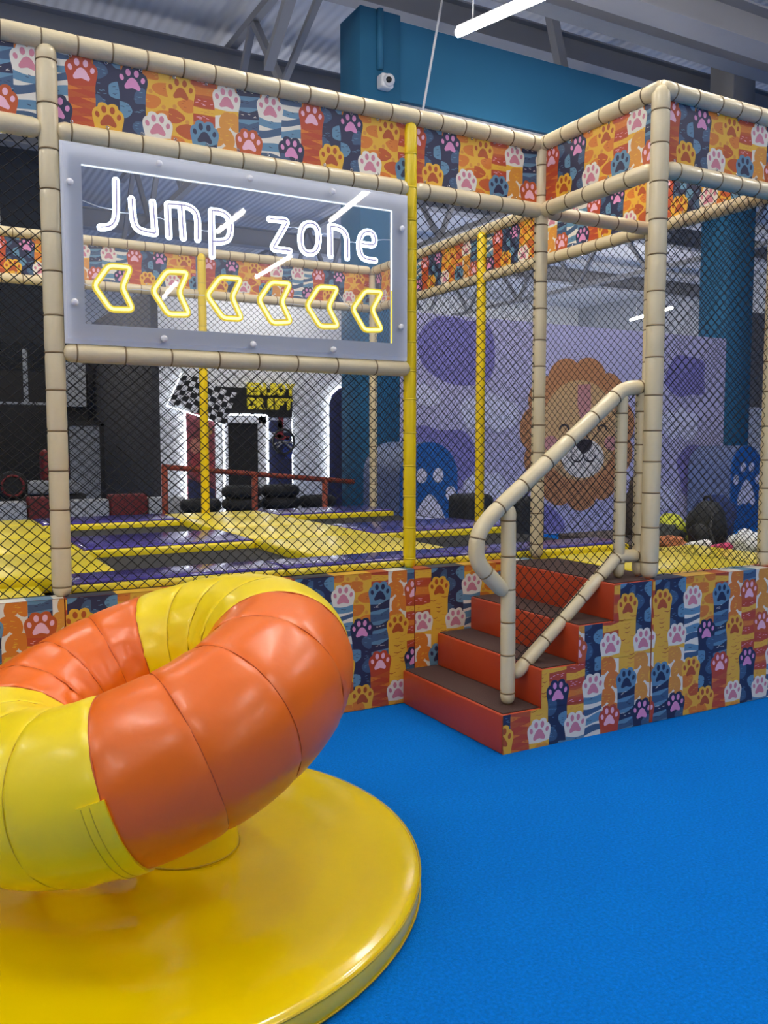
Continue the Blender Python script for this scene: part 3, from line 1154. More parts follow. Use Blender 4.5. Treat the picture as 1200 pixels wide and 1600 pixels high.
def acrylic():
    m = bpy.data.materials.new('clear_acrylic')
    m.use_nodes = True
    nt = m.node_tree
    nt.nodes.clear()
    o = nt.nodes.new('ShaderNodeOutputMaterial')
    tr = nt.nodes.new('ShaderNodeBsdfTransparent')
    tr.inputs[0].default_value = (.97, .98, 1, 1)
    gl = nt.nodes.new('ShaderNodeBsdfGlossy')
    gl.inputs['Roughness'].default_value = .02
    df = nt.nodes.new('ShaderNodeBsdfDiffuse')
    df.inputs[0].default_value = (.85, .88, .95, 1)
    fr_ = nt.nodes.new('ShaderNodeFresnel')
    fr_.inputs[0].default_value = 1.45
    m1 = nt.nodes.new('ShaderNodeMixShader')
    m1.inputs[0].default_value = .11
    nt.links.new(tr.outputs[0], m1.inputs[1])
    nt.links.new(df.outputs[0], m1.inputs[2])
    m2 = nt.nodes.new('ShaderNodeMixShader')
    nt.links.new(fr_.outputs[0], m2.inputs[0])
    nt.links.new(m1.outputs[0], m2.inputs[1])
    nt.links.new(gl.outputs[0], m2.inputs[2])
    nt.links.new(m2.outputs[0], o.inputs[0])
    return m


ACR = acrylic()
b = MB()
b.poly([(BX0 + .01, -.055, BZ0 + .02), (BX1 - .01, -.055, BZ0 + .02), (BX1 - .01, -.055, BZ1 - .02), (BX0 + .01, -.055, BZ1 - .02)])
b.build('acrylic_pane', ACR, sg)
NEW = emit_mat('neon_white', (226, 240, 255), 8.0)
NEWC = emit_mat('neon_white_core', (170, 160, 208), .8)
NEY = emit_mat('neon_yellow', (255, 238, 90), 6.0)
NEYB = emit_mat('neon_yellow_halo_sleeve', (240, 208, 0), .95)  # sleeve widened so its glow paints the yellow halo around each arrow
EDGEW = emit_mat('edge_lit_acrylic', (235, 246, 255), 1.6)  # emissive strips stand in for neon light caught at the acrylic edge
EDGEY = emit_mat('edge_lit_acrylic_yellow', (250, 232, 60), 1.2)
LET = {'letter_j': [[(0.94, 2.816), (0.938, 2.661), (0.932, 2.624), (0.913, 2.597), (0.888, 2.587), (0.86, 2.583)]],
       'letter_u': [[(1.013, 2.738), (1.018, 2.649), (1.026, 2.611), (1.046, 2.592), (1.078, 2.586), (1.122, 2.584)], [(1.115, 2.737), (1.124, 2.584)]],
       'letter_m': [[(1.193, 2.576), (1.189, 2.734)], [(1.189, 2.734), (1.257, 2.739), (1.302, 2.736), (1.333, 2.714), (1.342, 2.674), (1.34, 2.578)], [(1.257, 2.739), (1.266, 2.577)]],
       'letter_p': [[(1.415, 2.732), (1.415, 2.503)], [(1.415, 2.732), (1.466, 2.732), (1.502, 2.716), (1.516, 2.68), (1.515, 2.635), (1.503, 2.599), (1.472, 2.583), (1.416, 2.577)]],
       'letter_z': [[(1.73, 2.729), (1.835, 2.733), (1.742, 2.576), (1.845, 2.576)]],
       'letter_o': [[(2.016, 2.661), (2.012, 2.623), (2.002, 2.598), (1.986, 2.582), (1.961, 2.575), (1.936, 2.577), (1.92, 2.59), (1.91, 2.612), (1.907, 2.648), (1.911, 2.685), (1.921, 2.71), (1.937, 2.726), (1.962, 2.734), (1.987, 2.732), (2.003, 2.72), (2.013, 2.697), (2.016, 2.661)]],
       'letter_n': [[(2.087, 2.573), (2.084, 2.733)], [(2.084, 2.733), (2.133, 2.733), (2.172, 2.717), (2.188, 2.681), (2.189, 2.572)]],
       'letter_e': [[(2.273, 2.66), (2.355, 2.659), (2.366, 2.69), (2.352, 2.725), (2.318, 2.735), (2.282, 2.717), (2.264, 2.678), (2.264, 2.625), (2.278, 2.589), (2.31, 2.577), (2.368, 2.577)]]}
YN = -.036
for nm, strokes in LET.items():
    b, c = MB(), MB()
    for s in strokes:
        p = fillet([(x, YN, z) for x, z in s], .02, 4) if len(s) > 2 else [Vector((x, YN, z)) for x, z in s]
        d0, d1 = (p[0] - p[1]).normalized(), (p[-1] - p[-2]).normalized()
        R_ = .0175
        P = [p[0] + d0 * .014, p[0] + d0 * .008] + p + [p[-1] + d1 * .008, p[-1] + d1 * .014]
        b.tube(P, [R_ * .45, R_ * .85] + [R_] * len(p) + [R_ * .85, R_ * .45], 12, flat=(Y_, .55))
        c.tube([q + Vector((0, -.0105, 0)) for q in p], .0046, 6, flat=(Y_, .5))
    o = b.build(nm, NEW, sg, smooth=True)
    c.build('tube_core', NEWC, o, smooth=True)
ARW = [[(0.825, 2.304), (0.896, 2.406), (1.0, 2.407), (0.958, 2.307), (1.007, 2.204), (0.899, 2.198)],
       [(1.107, 2.303), (1.178, 2.406), (1.284, 2.411), (1.239, 2.306), (1.289, 2.2), (1.181, 2.194)],
       [(1.383, 2.305), (1.455, 2.402), (1.568, 2.404), (1.517, 2.305), (1.569, 2.198), (1.467, 2.195)],
       [(1.665, 2.303), (1.734, 2.401), (1.845, 2.404), (1.794, 2.302), (1.847, 2.199), (1.739, 2.188)],
       [(1.942, 2.295), (2.013, 2.401), (2.127, 2.404), (2.072, 2.297), (2.131, 2.195), (2.02, 2.188)],
       [(2.222, 2.297), (2.301, 2.403), (2.408, 2.406), (2.345, 2.302), (2.408, 2.193), (2.296, 2.186)]]
for a in ARW:
    loop = []
    k = len(a)
    V2 = [Vector((x, YN, z)) for x, z in a]
    for i in range(k):
        p, q, r_ = V2[i - 1], V2[i], V2[(i + 1) % k]
        e0 = q + (p - q).normalized() * .022
        e1 = q + (r_ - q).normalized() * .022
        for t in (0, .25, .5, .75, 1):
            loop.append(e0 * (1 - t) ** 2 + q * 2 * t * (1 - t) + e1 * t * t)
    b = MB()
    b.tube(loop, .0175, 10, closed=True, flat=(Y_, .5))
    o = b.build('arrow', NEYB, sg, smooth=True)
    b = MB()
    b.tube([p + Vector((0, -.007, 0)) for p in loop], .0075, 8, closed=True, flat=(Y_, .6))
    b.build('arrow_core', NEY, o, smooth=True)
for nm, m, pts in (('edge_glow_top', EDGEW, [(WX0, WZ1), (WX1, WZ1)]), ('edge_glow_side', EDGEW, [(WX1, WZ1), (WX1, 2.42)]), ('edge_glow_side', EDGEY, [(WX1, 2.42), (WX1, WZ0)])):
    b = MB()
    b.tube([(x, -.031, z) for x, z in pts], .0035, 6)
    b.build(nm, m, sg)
WIRE = mat('clear_cable', (205, 212, 222), .4, emit=(235, 240, 255), estr=.25)
b = MB()
for pts in ([(WX0, 2.70), (.86, 2.68), (.935, 2.675)], [(.945, 2.665), (1.0, 2.668), (1.017, 2.66)], [(1.122, 2.66), (1.15, 2.665), (1.185, 2.655)], [(1.345, 2.63), (1.38, 2.628), (1.41, 2.632)],
            [(1.84, 2.70), (1.87, 2.705), (1.91, 2.70)], [(2.016, 2.675), (2.05, 2.69), (2.083, 2.69)], [(2.19, 2.66), (2.22, 2.665), (2.262, 2.665)], [(2.37, 2.69), (2.42, 2.70), (WX1, 2.705)],
            [(WX0, 2.31), (.80, 2.303), (.825, 2.304)], [(.965, 2.30), (1.05, 2.305), (1.107, 2.303)], [(1.245, 2.30), (1.32, 2.303), (1.383, 2.305)], [(1.80, 2.297), (1.87, 2.297), (1.942, 2.295)],
            [(2.13, 2.39), (2.18, 2.32), (2.222, 2.297)], [(2.41, 2.38), (2.44, 2.385), (WX1, 2.39)]):
    b.tube([(x, YN + .004, z) for x, z in pts], .0018, 5)
o = b.build('connecting_wire', WIRE, sg, smooth=True)
bolt = MB()
bolt.lathe([(.016, 0), (.017, .006), (.014, .014), (.007, .018)], 14)
bm1 = bolt.mesh('bolt_cap', WHITEP, smooth=True)
for x, z in [(1.146, 2.918), (1.616, 2.915), (2.09, 2.913), (0.723, 2.772), (0.73, 2.216), (1.153, 2.069), (1.623, 2.066), (2.091, 2.063), (2.53, 2.768), (2.525, 2.214)]:
    link_mesh('bolt_cap', bm1, sg, (x, -.056, z), Vector((0, 0, 1)).rotation_difference(-Y_))

# =================================================================== SPINNING RING
DC = Vector((.583, -1.40, 0))
sp = thing('spinning_ring', 'tilted orange and yellow padded spinning ring on a round yellow base', 'ride', DC)
RD, HD = 1.075, .085
prof = [(RD - .006, 0), (RD, .008), (RD, HD - .02), (RD - .006, HD - .006), (RD - .022, HD)]
for i in range(1, 24):
    r = (RD - .022) * (1 - i / 24)
    prof.append((r, HD + .004 * math.sin(i * 1.1) * (1 if i > 1 else 0)))
b = MB()
b.lathe(prof, 120, DC)
b.build('base_disc', YVINYL, sp, smooth=True)
b = MB()
for z in (HD - .012, .012):
    b.tube([(DC.x + (RD + .0005) * math.cos(2 * PI * i / 120), DC.y + (RD + .0005) * math.sin(2 * PI * i / 120), z) for i in range(120)], .0035, 5, closed=True)
b.build('base_piping', SEAM_Y, sp, smooth=True)
PC = Vector((.84, -1.405, 0))
b = MB()
b.lathe([(.19, HD - .02), (.19, HD + .01), (.185, HD + .05), (.183, .5)], 40, PC)
b.build('pole', YVINYL2, sp, smooth=True)
b = MB()
b.tube([(PC.x + .19 * math.cos(2 * PI * i / 40), PC.y + .19 * math.sin(2 * PI * i / 40), HD + .006) for i in range(40)], .004, 5, closed=True)
b.build('pole_seam', SEAM_Y, sp, smooth=True)
TC = Vector((.678, -1.53, .654))
TIL, TR, Tr = .354, .468, .254
N_ = Vector((-math.sin(TIL), 0, math.cos(TIL)))
E1 = Vector((math.cos(TIL), 0, math.sin(TIL)))
E2 = Vector((0, 1, 0))


def tor(phi, th, r):
    rad = E1 * math.cos(phi) + E2 * math.sin(phi)
    return TC + rad * (TR + r * math.cos(th)) + N_ * (r * math.sin(th))


SEAMS = [-112 + 22.5 * i for i in range(17)]
for i in range(16):
    a0, a1 = math.radians(SEAMS[i]), math.radians(SEAMS[i + 1])
    orange = (i // 4) % 2 == 0
    m = OVINYL if orange else YVINYL2
    edge0, edge1 = (i % 4 == 0), (i % 4 == 3)
    b = MB()
    nu, nv = 22, 72
    for j in range(nu + 1):
        t = j / nu
        phi = a0 + (a1 - a0) * t
        for k in range(nv):
            th = 2 * PI * k / nv
            d0, d1 = t, 1 - t
            dip = .005 * math.exp(-d0 * 16) + .005 * math.exp(-d1 * 16)
            inner = max(0, -math.cos(th))          # puckers on the inside of the ring
            pk = .010 * inner * noise.noise(Vector((th * 9, i * 3.1, t * 1.5)))
            wv = .0045 * noise.noise(Vector((math.cos(th) * 3 + i * 5, math.sin(th) * 3, t * 1.2 + i))) + .003 * noise.noise(Vector((th * 7, t * 1.0 + i * 2.7, 3))) * math.exp(-min(d0, d1) * 7)
            b.v.append(tuple(tor(phi, th, Tr - dip + pk + wv)))
    for j in range(nu):
        for k in range(nv):
            k2 = (k + 1) % nv
            b.f.append((j * nv + k, j * nv + k2, (j + 1) * nv + k2, (j + 1) * nv + k)[::-1])
            b.m.append(0)
    b.build('ring_panel', m, sp, smooth=True)
    b = MB()
    b.tube([tor(a0, 2 * PI * k / 60, Tr - .0048) for k in range(60)], .0019 if i % 4 else .0028, 5, closed=True)
    b.build('ring_seam', SEAM_O if orange or i % 4 == 0 else SEAM_Y, sp, smooth=True)
# zip flap on the yellow panel
b = MB()
P0 = []
fl = [(math.radians(-117.5 + 6.3 * i / 4), math.radians(18 - 84 * j / 20)) for j in range(21) for i in range(5)]
for ph, th in fl:
    b.v.append(tuple(tor(ph, th, Tr + .007)))
for ph, th in fl:
    b.v.append(tuple(tor(ph, th, Tr - .004)))
n1 = len(fl)
for j in range(20):
    for i in range(4):
        q = (j * 5 + i, j * 5 + i + 1, (j + 1) * 5 + i + 1, (j + 1) * 5 + i)
        b.f.append(q)
        b.m.append(0)
rim = [i for i in range(5)] + [j * 5 + 4 for j in range(1, 21)] + [20 * 5 + i for i in (3, 2, 1, 0)] + [j * 5 for j in range(19, 0, -1)]
for i in range(len(rim)):
    a, c = rim[i - 1], rim[i]
    b.f.append((a, c, c + n1, a + n1))
    b.m.append(0)
fo = b.build('zip_flap', YVINYL2, sp)
b = MB()
for dphi in (-116.2, -114.4):
    b.tube([tor(math.radians(dphi), math.radians(17 - 82 * j / 20), Tr + .0075) for j in range(21)], .0014, 4)
b.build('flap_stitching', SEAM_Y, fo)

# =================================================================== MURAL ROOM BEYOND THE DIVIDING FRAME
LIL = mat('mural_lilac', (196, 192, 226), .6, var=.03)
DLIL = mat('mural_violet', (138, 132, 198), .6)
CLOUD = mat('mural_white', (222, 222, 244), .6)
MANE = mat('mural_mane_brown', (198, 138, 92), .6)
FACE = mat('mural_tan', (216, 176, 124), .6)
BLUSH = mat('mural_blush', (206, 146, 142), .6)
MUZ = mat('mural_muzzle', (236, 230, 222), .6)
DARK = mat('mural_dark', (56, 48, 52), .6)
mw = thing('wall_mural', None, None, (10, 7, 0))
mw['kind'] = 'structure'
mw['label'] = 'lilac wall with a smiling lion face mural'
YW = 7.0
b = MB()
b.box(6.6, 13.8, YW, YW + .12, 0, 3.53)
b.build('wall_board', LIL, mw)


def flat(name, shapes, mats, parent, y, thick=.004):
    """flat painted shapes on a wall that faces -Y: (layer, material index, [(x, z)...])"""
    b = MB()
    for lay, mi, p in shapes:
        area = sum(p[i - 1][0] * p[i][1] - p[i][0] * p[i - 1][1] for i in range(len(p)))
        if area < 0:
            p = p[::-1]
        b.poly([(x, y - thick * (lay + 1), z) for x, z in p], mi)
    return b.build(name, mats, parent)


def scallop(cx, cz, rx, rz, n, amp, ph=0):
    out = []
    for i in range(n * 8):
        a = 2 * PI * i / (n * 8)
        s = 1 - amp + amp * abs(math.sin(n * a / 2 + ph)) ** .6
        out.append((cx + rx * s * math.cos(a), cz + rz * s * math.sin(a)))
    return out


bl = []
for x, z, r in [(7.70, 3.0, .72), (12.77, 2.80, .52), (7.2, 1.25, .75), (13.1, 1.05, .58), (9.3, .1, .5)]:
    rg = random.Random(int(x * 100))
    bl.append((0, 0, [q for q in clip(lump(rg, x, z, r, r * .85, 9), 6.62, 13.78, 0.02, 3.5)]))
for x, z, r in [(8.3, 2.08, .55), (12.6, 1.95, .5), (7.0, 2.3, .3), (8.2, .9, .4), (12.0, .6, .5)]:
    rg = random.Random(int(x * 100) + 1)
    for dx in (-.45, 0, .45):
        bl.append((1 + (dx + .45) / .9, 1, clip(lump(rg, x + dx * r, z - abs(dx) * .3 * r, r * .62, r * .5, 9), 6.62, 13.78, .02, 3.5)))
flat('mural_clouds', bl, [DLIL, CLOUD], mw, YW)
LX, LZ = 10.17, 1.70
lion = [(2, 0, scallop(LX, LZ, 1.3, 1.33, 11, .10, .4))]
lion += [(3, 1, [(LX + .86 * math.cos(2 * PI * i / 40), LZ + .06 + .86 * math.sin(2 * PI * i / 40)) for i in range(40)])]
lion += [(4, 2, [(LX - .07, LZ + .84), (LX + .22, LZ + .86), (LX + .24, LZ + .5), (LX + .17, LZ + .22), (LX + .02, LZ + .22), (LX - .07, LZ + .5)])]
lion += [(4, 2, ell(LX - .64, LZ - .16, .16, .13, 20)), (4, 2, ell(LX + .72, LZ - .16, .16, .13, 20))]
lion += [(4, 3, ell(LX + .08, LZ - .42, .48, .34, 30))]
lion += [(5, 4, smooth_closed([(LX - .06, LZ - .10), (LX + .24, LZ - .10), (LX + .27, LZ - .2), (LX + .13, LZ - .33), (LX + .05, LZ - .33), (LX - .08, LZ - .2)], 4))]


def arc(cx, cz, rx, rz, a0, a1, w, n=14):
    o = [(cx + rx * math.cos(a0 + (a1 - a0) * i / n), cz + rz * math.sin(a0 + (a1 - a0) * i / n)) for i in range(n + 1)]
    q = [(cx + (rx - w) * math.cos(a0 + (a1 - a0) * i / n), cz + (rz - w) * math.sin(a0 + (a1 - a0) * i / n)) for i in range(n + 1)]
    return o + q[::-1]


lion += [(5, 4, arc(LX - .36, LZ + .05, .12, .12, .1, PI - .1, .032)), (5, 4, arc(LX + .5, LZ + .05, .12, .12, .1, PI - .1, .032))]
lion += [(5, 4, arc(LX - .06, LZ - .36, .15, .13, PI + .05, 2 * PI, .03)), (5, 4, arc(LX + .22, LZ - .36, .15, .13, PI, 2 * PI - .05, .03))]
lo = flat('lion_face', lion, [MANE, FACE, BLUSH, MUZ, DARK], mw, YW)

BLUEP = mat('paw_panel_blue', (30, 98, 176), .45)
GREYBL = mat('locker_grey_blue', (112, 128, 168), .5)


def arch_locker(x0, w, y0, d, h, label):
    """arched cabinet: rounded top, blue front with a cream paw"""
    t = thing('arched_cabinet', label, 'cabinet', (x0 + w / 2, y0 + d / 2, 0), 'arched paw cabinets')
    r = w / 2
    prof = [(x0, 0), (x0 + w, 0)] + [(x0 + r + r * math.cos(PI * i / 20), h - r + r * math.sin(PI * i / 20)) for i in range(21)]
    b = MB()
    n = len(prof)
    b.poly([(x, y0, z) for x, z in prof])
    b.poly([(x, y0 + d, z) for x, z in reversed(prof)])
    for i in range(n):
        a, c = prof[i - 1], prof[i]
        b.poly([(a[0], y0, a[1]), (a[0], y0 + d, a[1]), (c[0], y0 + d, c[1]), (c[0], y0, c[1])])
    b.build('body', GREYBL, t)
    b = MB()
    b.poly([(x, y0 - .03, z) for x, z in prof])
    for i in range(n):
        a, c = prof[i - 1], prof[i]
        b.poly([(a[0], y0 - .03, a[1]), (a[0], y0, a[1]), (c[0], y0, c[1]), (c[0], y0 - .03, c[1])])
    b.build('front_panel', BLUEP, t)
    cx, k = x0 + r, w / .8
    sh = [(0, 0, smooth_closed([(cx, h - .62 * k), (cx + .13 * k, h - .74 * k), (cx + .24 * k, h - .98 * k), (cx + .2 * k, h - 1.1 * k), (cx + .07 * k, h - 1.05 * k), (cx, h - 1.10 * k), (cx - .07 * k, h - 1.05 * k), (cx - .2 * k, h - 1.1 * k), (cx - .24 * k, h - .98 * k), (cx - .13 * k, h - .74 * k)], 3))]
    for dx, dz in ((-.29, -.62), (-.11, -.40), (.12, -.40), (.30, -.62)):
        sh.append((0, 0, ell(cx + dx * k, h + dz * k, .075 * k, .09 * k, 16)))
    flat('paw_emblem', sh, [CLOUD], t, y0 - .03)
    return t


arch_locker(5.55, .88, 5.2, 1.0, 1.56, 'blue arched cabinet with paw emblem behind the yellow post')
arch_locker(12.75, .78, 5.95, .95, 1.50, 'blue arched cabinet with paw emblem near the right picture edge')

UPH = mat('black_upholstery', (30, 33, 36), .6, var=.1, vscale=20)
for (x0, y0, lab) in ((5.50, 3.62, 'black rounded pouf behind the yellow post of the dividing frame'), (6.25, 3.62, 'black rounded pouf beside the inner corner post')):
    t = thing('pouf', lab, 'pouf', (x0 + .25, y0 + .25, 0))
    rbox('seat', x0, x0 + .42, y0, y0 + .4, 0, .96 if x0 < 6 else .9, .07, UPH, t, seg=4)
    b = MB()
    b.tube([(x0 + .02, y0 - .002, .62), (x0 + .40, y0 - .002, .62)], .006, 5)
    b.build('seam', BLACK, t)

# right part: partition and far white wall pieces
box_thing('grey_partition', 'dark grey partition wall at the right edge behind the teal column', 'partition', (15.2, 22, 8.0, 8.15, 2.2, 4.3), mat('partition_grey', (118, 118, 122), .7))
box_thing('white_partition', 'bright white partition at the right edge beside the teal column', 'partition', (15.0, 22, 7.9, 8.0, 0, 2.3), mat('partition_white', (226, 228, 236), .6))

# low bench beyond the frame with bags, clothes and shoes
bn = box_thing('low_bench', 'low dark bench beyond the net holding bags and clothes', 'bench', (5.12, 6.3, -1.25, 1.6, 0, .735), mat('bench_brown', (78, 66, 62), .7), .02)
ZBN = .735
bp_ = thing('backpack', 'large black backpack on the low bench', 'backpack', (5.42, .2, ZBN))
b = MB()
b.blob((5.42, .2, ZBN + .17), (.14, .155, .2), 3, .12, 18, 12, flatz=.17)
b.build('bag_body', UPH, bp_, smooth=True)
b = MB()
b.blob((5.30, .17, ZBN + .10), (.055, .1, .1), 5, .1, 14, 9, flatz=.1)
b.build('front_pocket', BLACK, bp_, smooth=True)
b = MB()
b.tube(fillet([(5.42, .16, ZBN + .34), (5.42, .17, ZBN + .40), (5.42, .23, ZBN + .40), (5.42, .24, ZBN + .34)], .04), .01, 8)
b.build('handle', BLACK, bp_, smooth=True)
b = MB()
b.tube([(5.35, .08, ZBN + .28), (5.24, .02, ZBN + .16), (5.22, -.06, ZBN + .03), (5.28, -.12, ZBN + .015)], .014, 6)
b.build('strap', BLACK, bp_, smooth=True)


def cloth_item(name, label, cat, c, r, rgb, seed):
    b = MB()
    b.blob((c[0], c[1], ZBN + r[2] * .55), r, seed, .42, 20, 12, flatz=r[2] * .5)
    o = b.build(name, mat('cloth_%s' % label.split()[0] + str(seed), rgb, .85, bump=.3, bscale=30), smooth=True)
    return tag(o, label, cat)


cloth_item('folded_jacket', 'crumpled yellow green jacket on the low bench behind the backpack', 'jacket', (5.45, .62, 0), (.14, .17, .14), (190, 196, 60), 11)
cloth_item('folded_jacket', 'crumpled charcoal jacket on the low bench left of the backpack', 'jacket', (5.30, .50, 0), (.13, .13, .11), (60, 66, 66), 12)
cloth_item('folded_sweater', 'orange and tan sweater heap at the bench front', 'sweater', (5.2, .34, 0), (.07, .14, .06), (204, 128, 84), 13)
cloth_item('plastic_bag', 'crumpled white plastic bag on the bench right of the backpack', 'bag', (5.3, -.28, 0), (.14, .14, .12), (222, 226, 228), 14)
cloth_item('plastic_bag', 'crumpled pale grey bag by the right frame post', 'bag', (5.38, -.58, 0), (.13, .13, .15), (196, 200, 198), 15)
cloth_item('folded_jacket', 'folded navy blue jacket behind the black backpack', 'jacket', (5.75, .42, 0), (.14, .16, .26), (34, 54, 110), 16)
cloth_item('folded_coat', 'dark brown coat draped upright behind the stair upright', 'coat', (5.5, 1.04, 0), (.1, .1, .34), (74, 62, 58), 17)
cloth_item('duffel_bag', 'brown duffel bag at the back of the bench under the cabinet', 'bag', (5.95, -.35, 0), (.18, .28, .2), (92, 84, 80), 18)


def shoe(x, y, ang, label, rgb):
    t = thing('shoe', label, 'shoe', (x, y, ZBN), 'shoes on the bench')
    m_ = mat('shoe_' + label.split()[0], rgb, .6)
    c, s = math.cos(ang), math.sin(ang)
    b = MB()
    pts = []
    for i in range(9):
        u = -0.11 + .22 * i / 8
        pts.append((x + u * c, y + u * s, ZBN + .045 + .018 * math.cos(i / 8 * PI)))
    b.tube(pts, [.02, .034, .038, .036, .034, .036, .036, .03, .015], 10)
    b.build('upper', m_, t, smooth=True)
    b = MB()
    b.bar((x - .112 * c, y - .112 * s, ZBN + .012), (x + .115 * c, y + .115 * s, ZBN + .012), .07, .022)
    b.build('sole', WHITEP, t)


shoe(5.19, .08, 1.9, 'white sneaker at the bench front edge', (230, 230, 230))
shoe(5.2, -.12, 1.4, 'pink sneaker at the bench front edge', (214, 70, 120))
shoe(5.2, -.62, 1.2, 'blue sneaker at the bench front near the post', (52, 92, 160))

# =================================================================== KARTING AREA BEHIND THE TRAMPOLINES
KW = mat('kart_wall_white', (226, 228, 230), .7)
wk = thing('wall_karting', None, None, (5.4, 10, 0))
wk['kind'] = 'structure'
wk['label'] = 'white wall with the karting entrance'
b = MB()
b.box(3.72, 9.5, 10.0, 10.2, 0, 4.1)
b.build('wall_face', KW, wk)
DKW = mat('dark_wall', (58, 58, 62), .8, var=.1, vscale=2)
b = MB()
b.box(3.6, 3.72, 10.0, 20, 0, 4.1)
structure(b.build('wall_dark', DKW))
BKW = mat('black_wall', (20, 20, 23), .8, var=.2, vscale=2)
b = MB()
b.box(-11, 3.4, 14.6, 14.8, 0, 3.0)
structure(b.build('wall_black', BKW))
b = MB()
b.box(-11, 3.5, 19.5, 19.7, 3.0, RZ)
structure(b.build('wall_upper', mat('upper_dark', (70, 74, 80), .8)))

en = thing('kart_entrance', 'karting entrance portal with checkered flag and yellow lettering', 'entrance', (5.1, 9.95, 0))
NAVYM = mat('kart_mural_navy', (34, 40, 78), .6, var=.4, vscale=3)
REDM = mat('kart_mural_red', (128, 58, 66), .6, var=.5, vscale=4)
LEDW = emit_mat('led_edge_white', (238, 246, 255), 7)
b = MB()
b.box(4.86, 5.42, 9.955, 9.965, 0, 1.89)
b.build('doorway', BKW, en)
b = MB()
b.box(4.78, 4.86, 9.90, 9.96, 0, 2.0)
b.box(5.42, 5.58, 9.90, 9.96, 0, 2.0)
b.box(4.78, 5.58, 9.90, 9.96, 1.89, 2.02)
b.build('door_frame', WHITEP, en)
b = MB()
b.tube(fillet([(4.78, 9.89, 0.2), (4.78, 9.89, 2.03), (5.58, 9.89, 2.03), (5.58, 9.89, .6)], .05), .018, 6)
b.build('led_outline', LEDW, en)
b = MB()
b.box(4.15, 4.64, 9.94, 9.98, 0, 2.05)
pl_ = b.build('left_mural_panel', REDM, en)
flat('mural_art', [(0, 0, ell(4.42, 1.2, .2, .3, 20)), (1, 1, ell(4.3, 1.5, .1, .14, 16)), (0, 2, [(4.16, 0), (4.63, 0), (4.63, .75), (4.16, .95)]), (1, 3, ell(4.5, 1.75, .1, .08, 14))],
     [mat('mural_crimson', (160, 60, 66), .6), mat('mural_peach', (190, 120, 100), .6), NAVYM, mat('mural_gold', (170, 130, 70), .6)], pl_, 9.94)
b = MB()
b.box(5.60, 6.06, 9.94, 9.98, .0, 2.16)
pr_ = b.build('right_mural_panel', NAVYM, en)
flat('mural_art', [(0, 0, [(5.61, 1.55), (5.75, 1.7), (6.05, 1.75), (6.05, 2.14), (5.61, 2.14)]), (1, 1, lump(random.Random(3), 5.75, 1.85, .16, .12)), (1, 2, [(5.82, 2.1), (5.9, 2.1), (5.9, 1.6), (5.76, 1.62)]), (1, 2, [(5.7, 1.72), (6.02, 1.66), (6.0, 1.6), (5.72, 1.64)]), (1, 3, ell(5.98, 1.45, .1, .2, 14))],
     [mat('mural_pale', (196, 200, 214), .6), NAVYM, mat('mural_scarlet', (170, 50, 60), .6), mat('mural_blue', (50, 70, 150), .6)], pr_, 9.94)
b = MB()
b.tube([(4.12, 9.93, 0.1), (4.12, 9.93, 2.06)], .02, 6)
b.build('led_edge', LEDW, en)
b = MB()
b.tube([(6.07, 9.95, .7), (6.07, 9.95, 2.1)], .012, 6)
b.build('led_edge', LEDW, en)
# black header with the flag
b = MB()
b.box(4.74, 6.06, 9.90, 9.94, 2.0, 2.50)
b.build('header', BKW, en)
fl0, fl1, fl2, fl3 = Vector((4.084, 9.88, 2.664)), Vector((3.828, 9.88, 2.182)), Vector((4.80, 9.88, 1.90)), Vector((5.02, 9.88, 2.44))
b = MB()
nx, nz = 10, 6
for i in range(nx):
    for j in range(nz):
        q = []
        for (a, c) in ((i, j), (i + 1, j), (i + 1, j + 1), (i, j + 1)):
            s, t = a / nx, c / nz
            p = (fl0 * (1 - s) + fl3 * s) * (1 - t) + (fl1 * (1 - s) + fl2 * s) * t
            p.z += .05 * math.sin(s * 5.5)
            p.y += .03 * math.sin(s * 5.5)
            q.append(p)
        b.poly(q[::-1], (i + j) % 2)
b.build('checkered_flag', [BKW, WHITEP], en)
b = MB()
b.tube([fl0 + Vector((-.02, .01, .04)), fl1 + Vector((-.02, .01, -.02)), fl2 + Vector((-.02, .01, -.03))], .014, 5)
b.build('flag_glow', LEDW, en)
SIGNY = mat('kart_letter_yellow', (226, 208, 40), .5, emit=(226, 208, 40), estr=.15)


def text_mesh(s, h, width, x, y, z, m, parent, name):
    cu = bpy.data.curves.new(name, 'FONT')
    cu.body = s
    cu.size = 1.0
    cu.extrude = .02
    cu.offset = .06
    ob = bpy.data.objects.new(name, cu)
    COL.objects.link(ob)
    dg = bpy.context.evaluated_depsgraph_get()
    me = bpy.data.meshes.new_from_object(ob.evaluated_get(dg))
    bpy.data.objects.remove(ob)
    xs = [v.co.x for v in me.vertices]
    ys = [v.co.y for v in me.vertices]
    sx, sy = width / (max(xs) - min(xs)), h / (max(ys) - min(ys))
    x0, y0 = min(xs), min(ys)
    for v in me.vertices:
        v.co = Vector(((v.co.x - x0) * sx, -v.co.z, (v.co.y - y0) * sy))
    me.materials.clear()
    me.materials.append(m)
    return link_mesh(name, me, parent, (x, y, z))


def word(s, x0, x1, z, h):
    n = len(s)
    w = (x1 - x0) / n
    for i, ch in enumerate(s):
        wd = w * (.55 if ch == 'I' else .93)
        text_mesh(ch, h, wd, x0 + i * w + (w - wd) / 2, 9.87, z, SIGNY, en, 'letter_' + ch.lower())


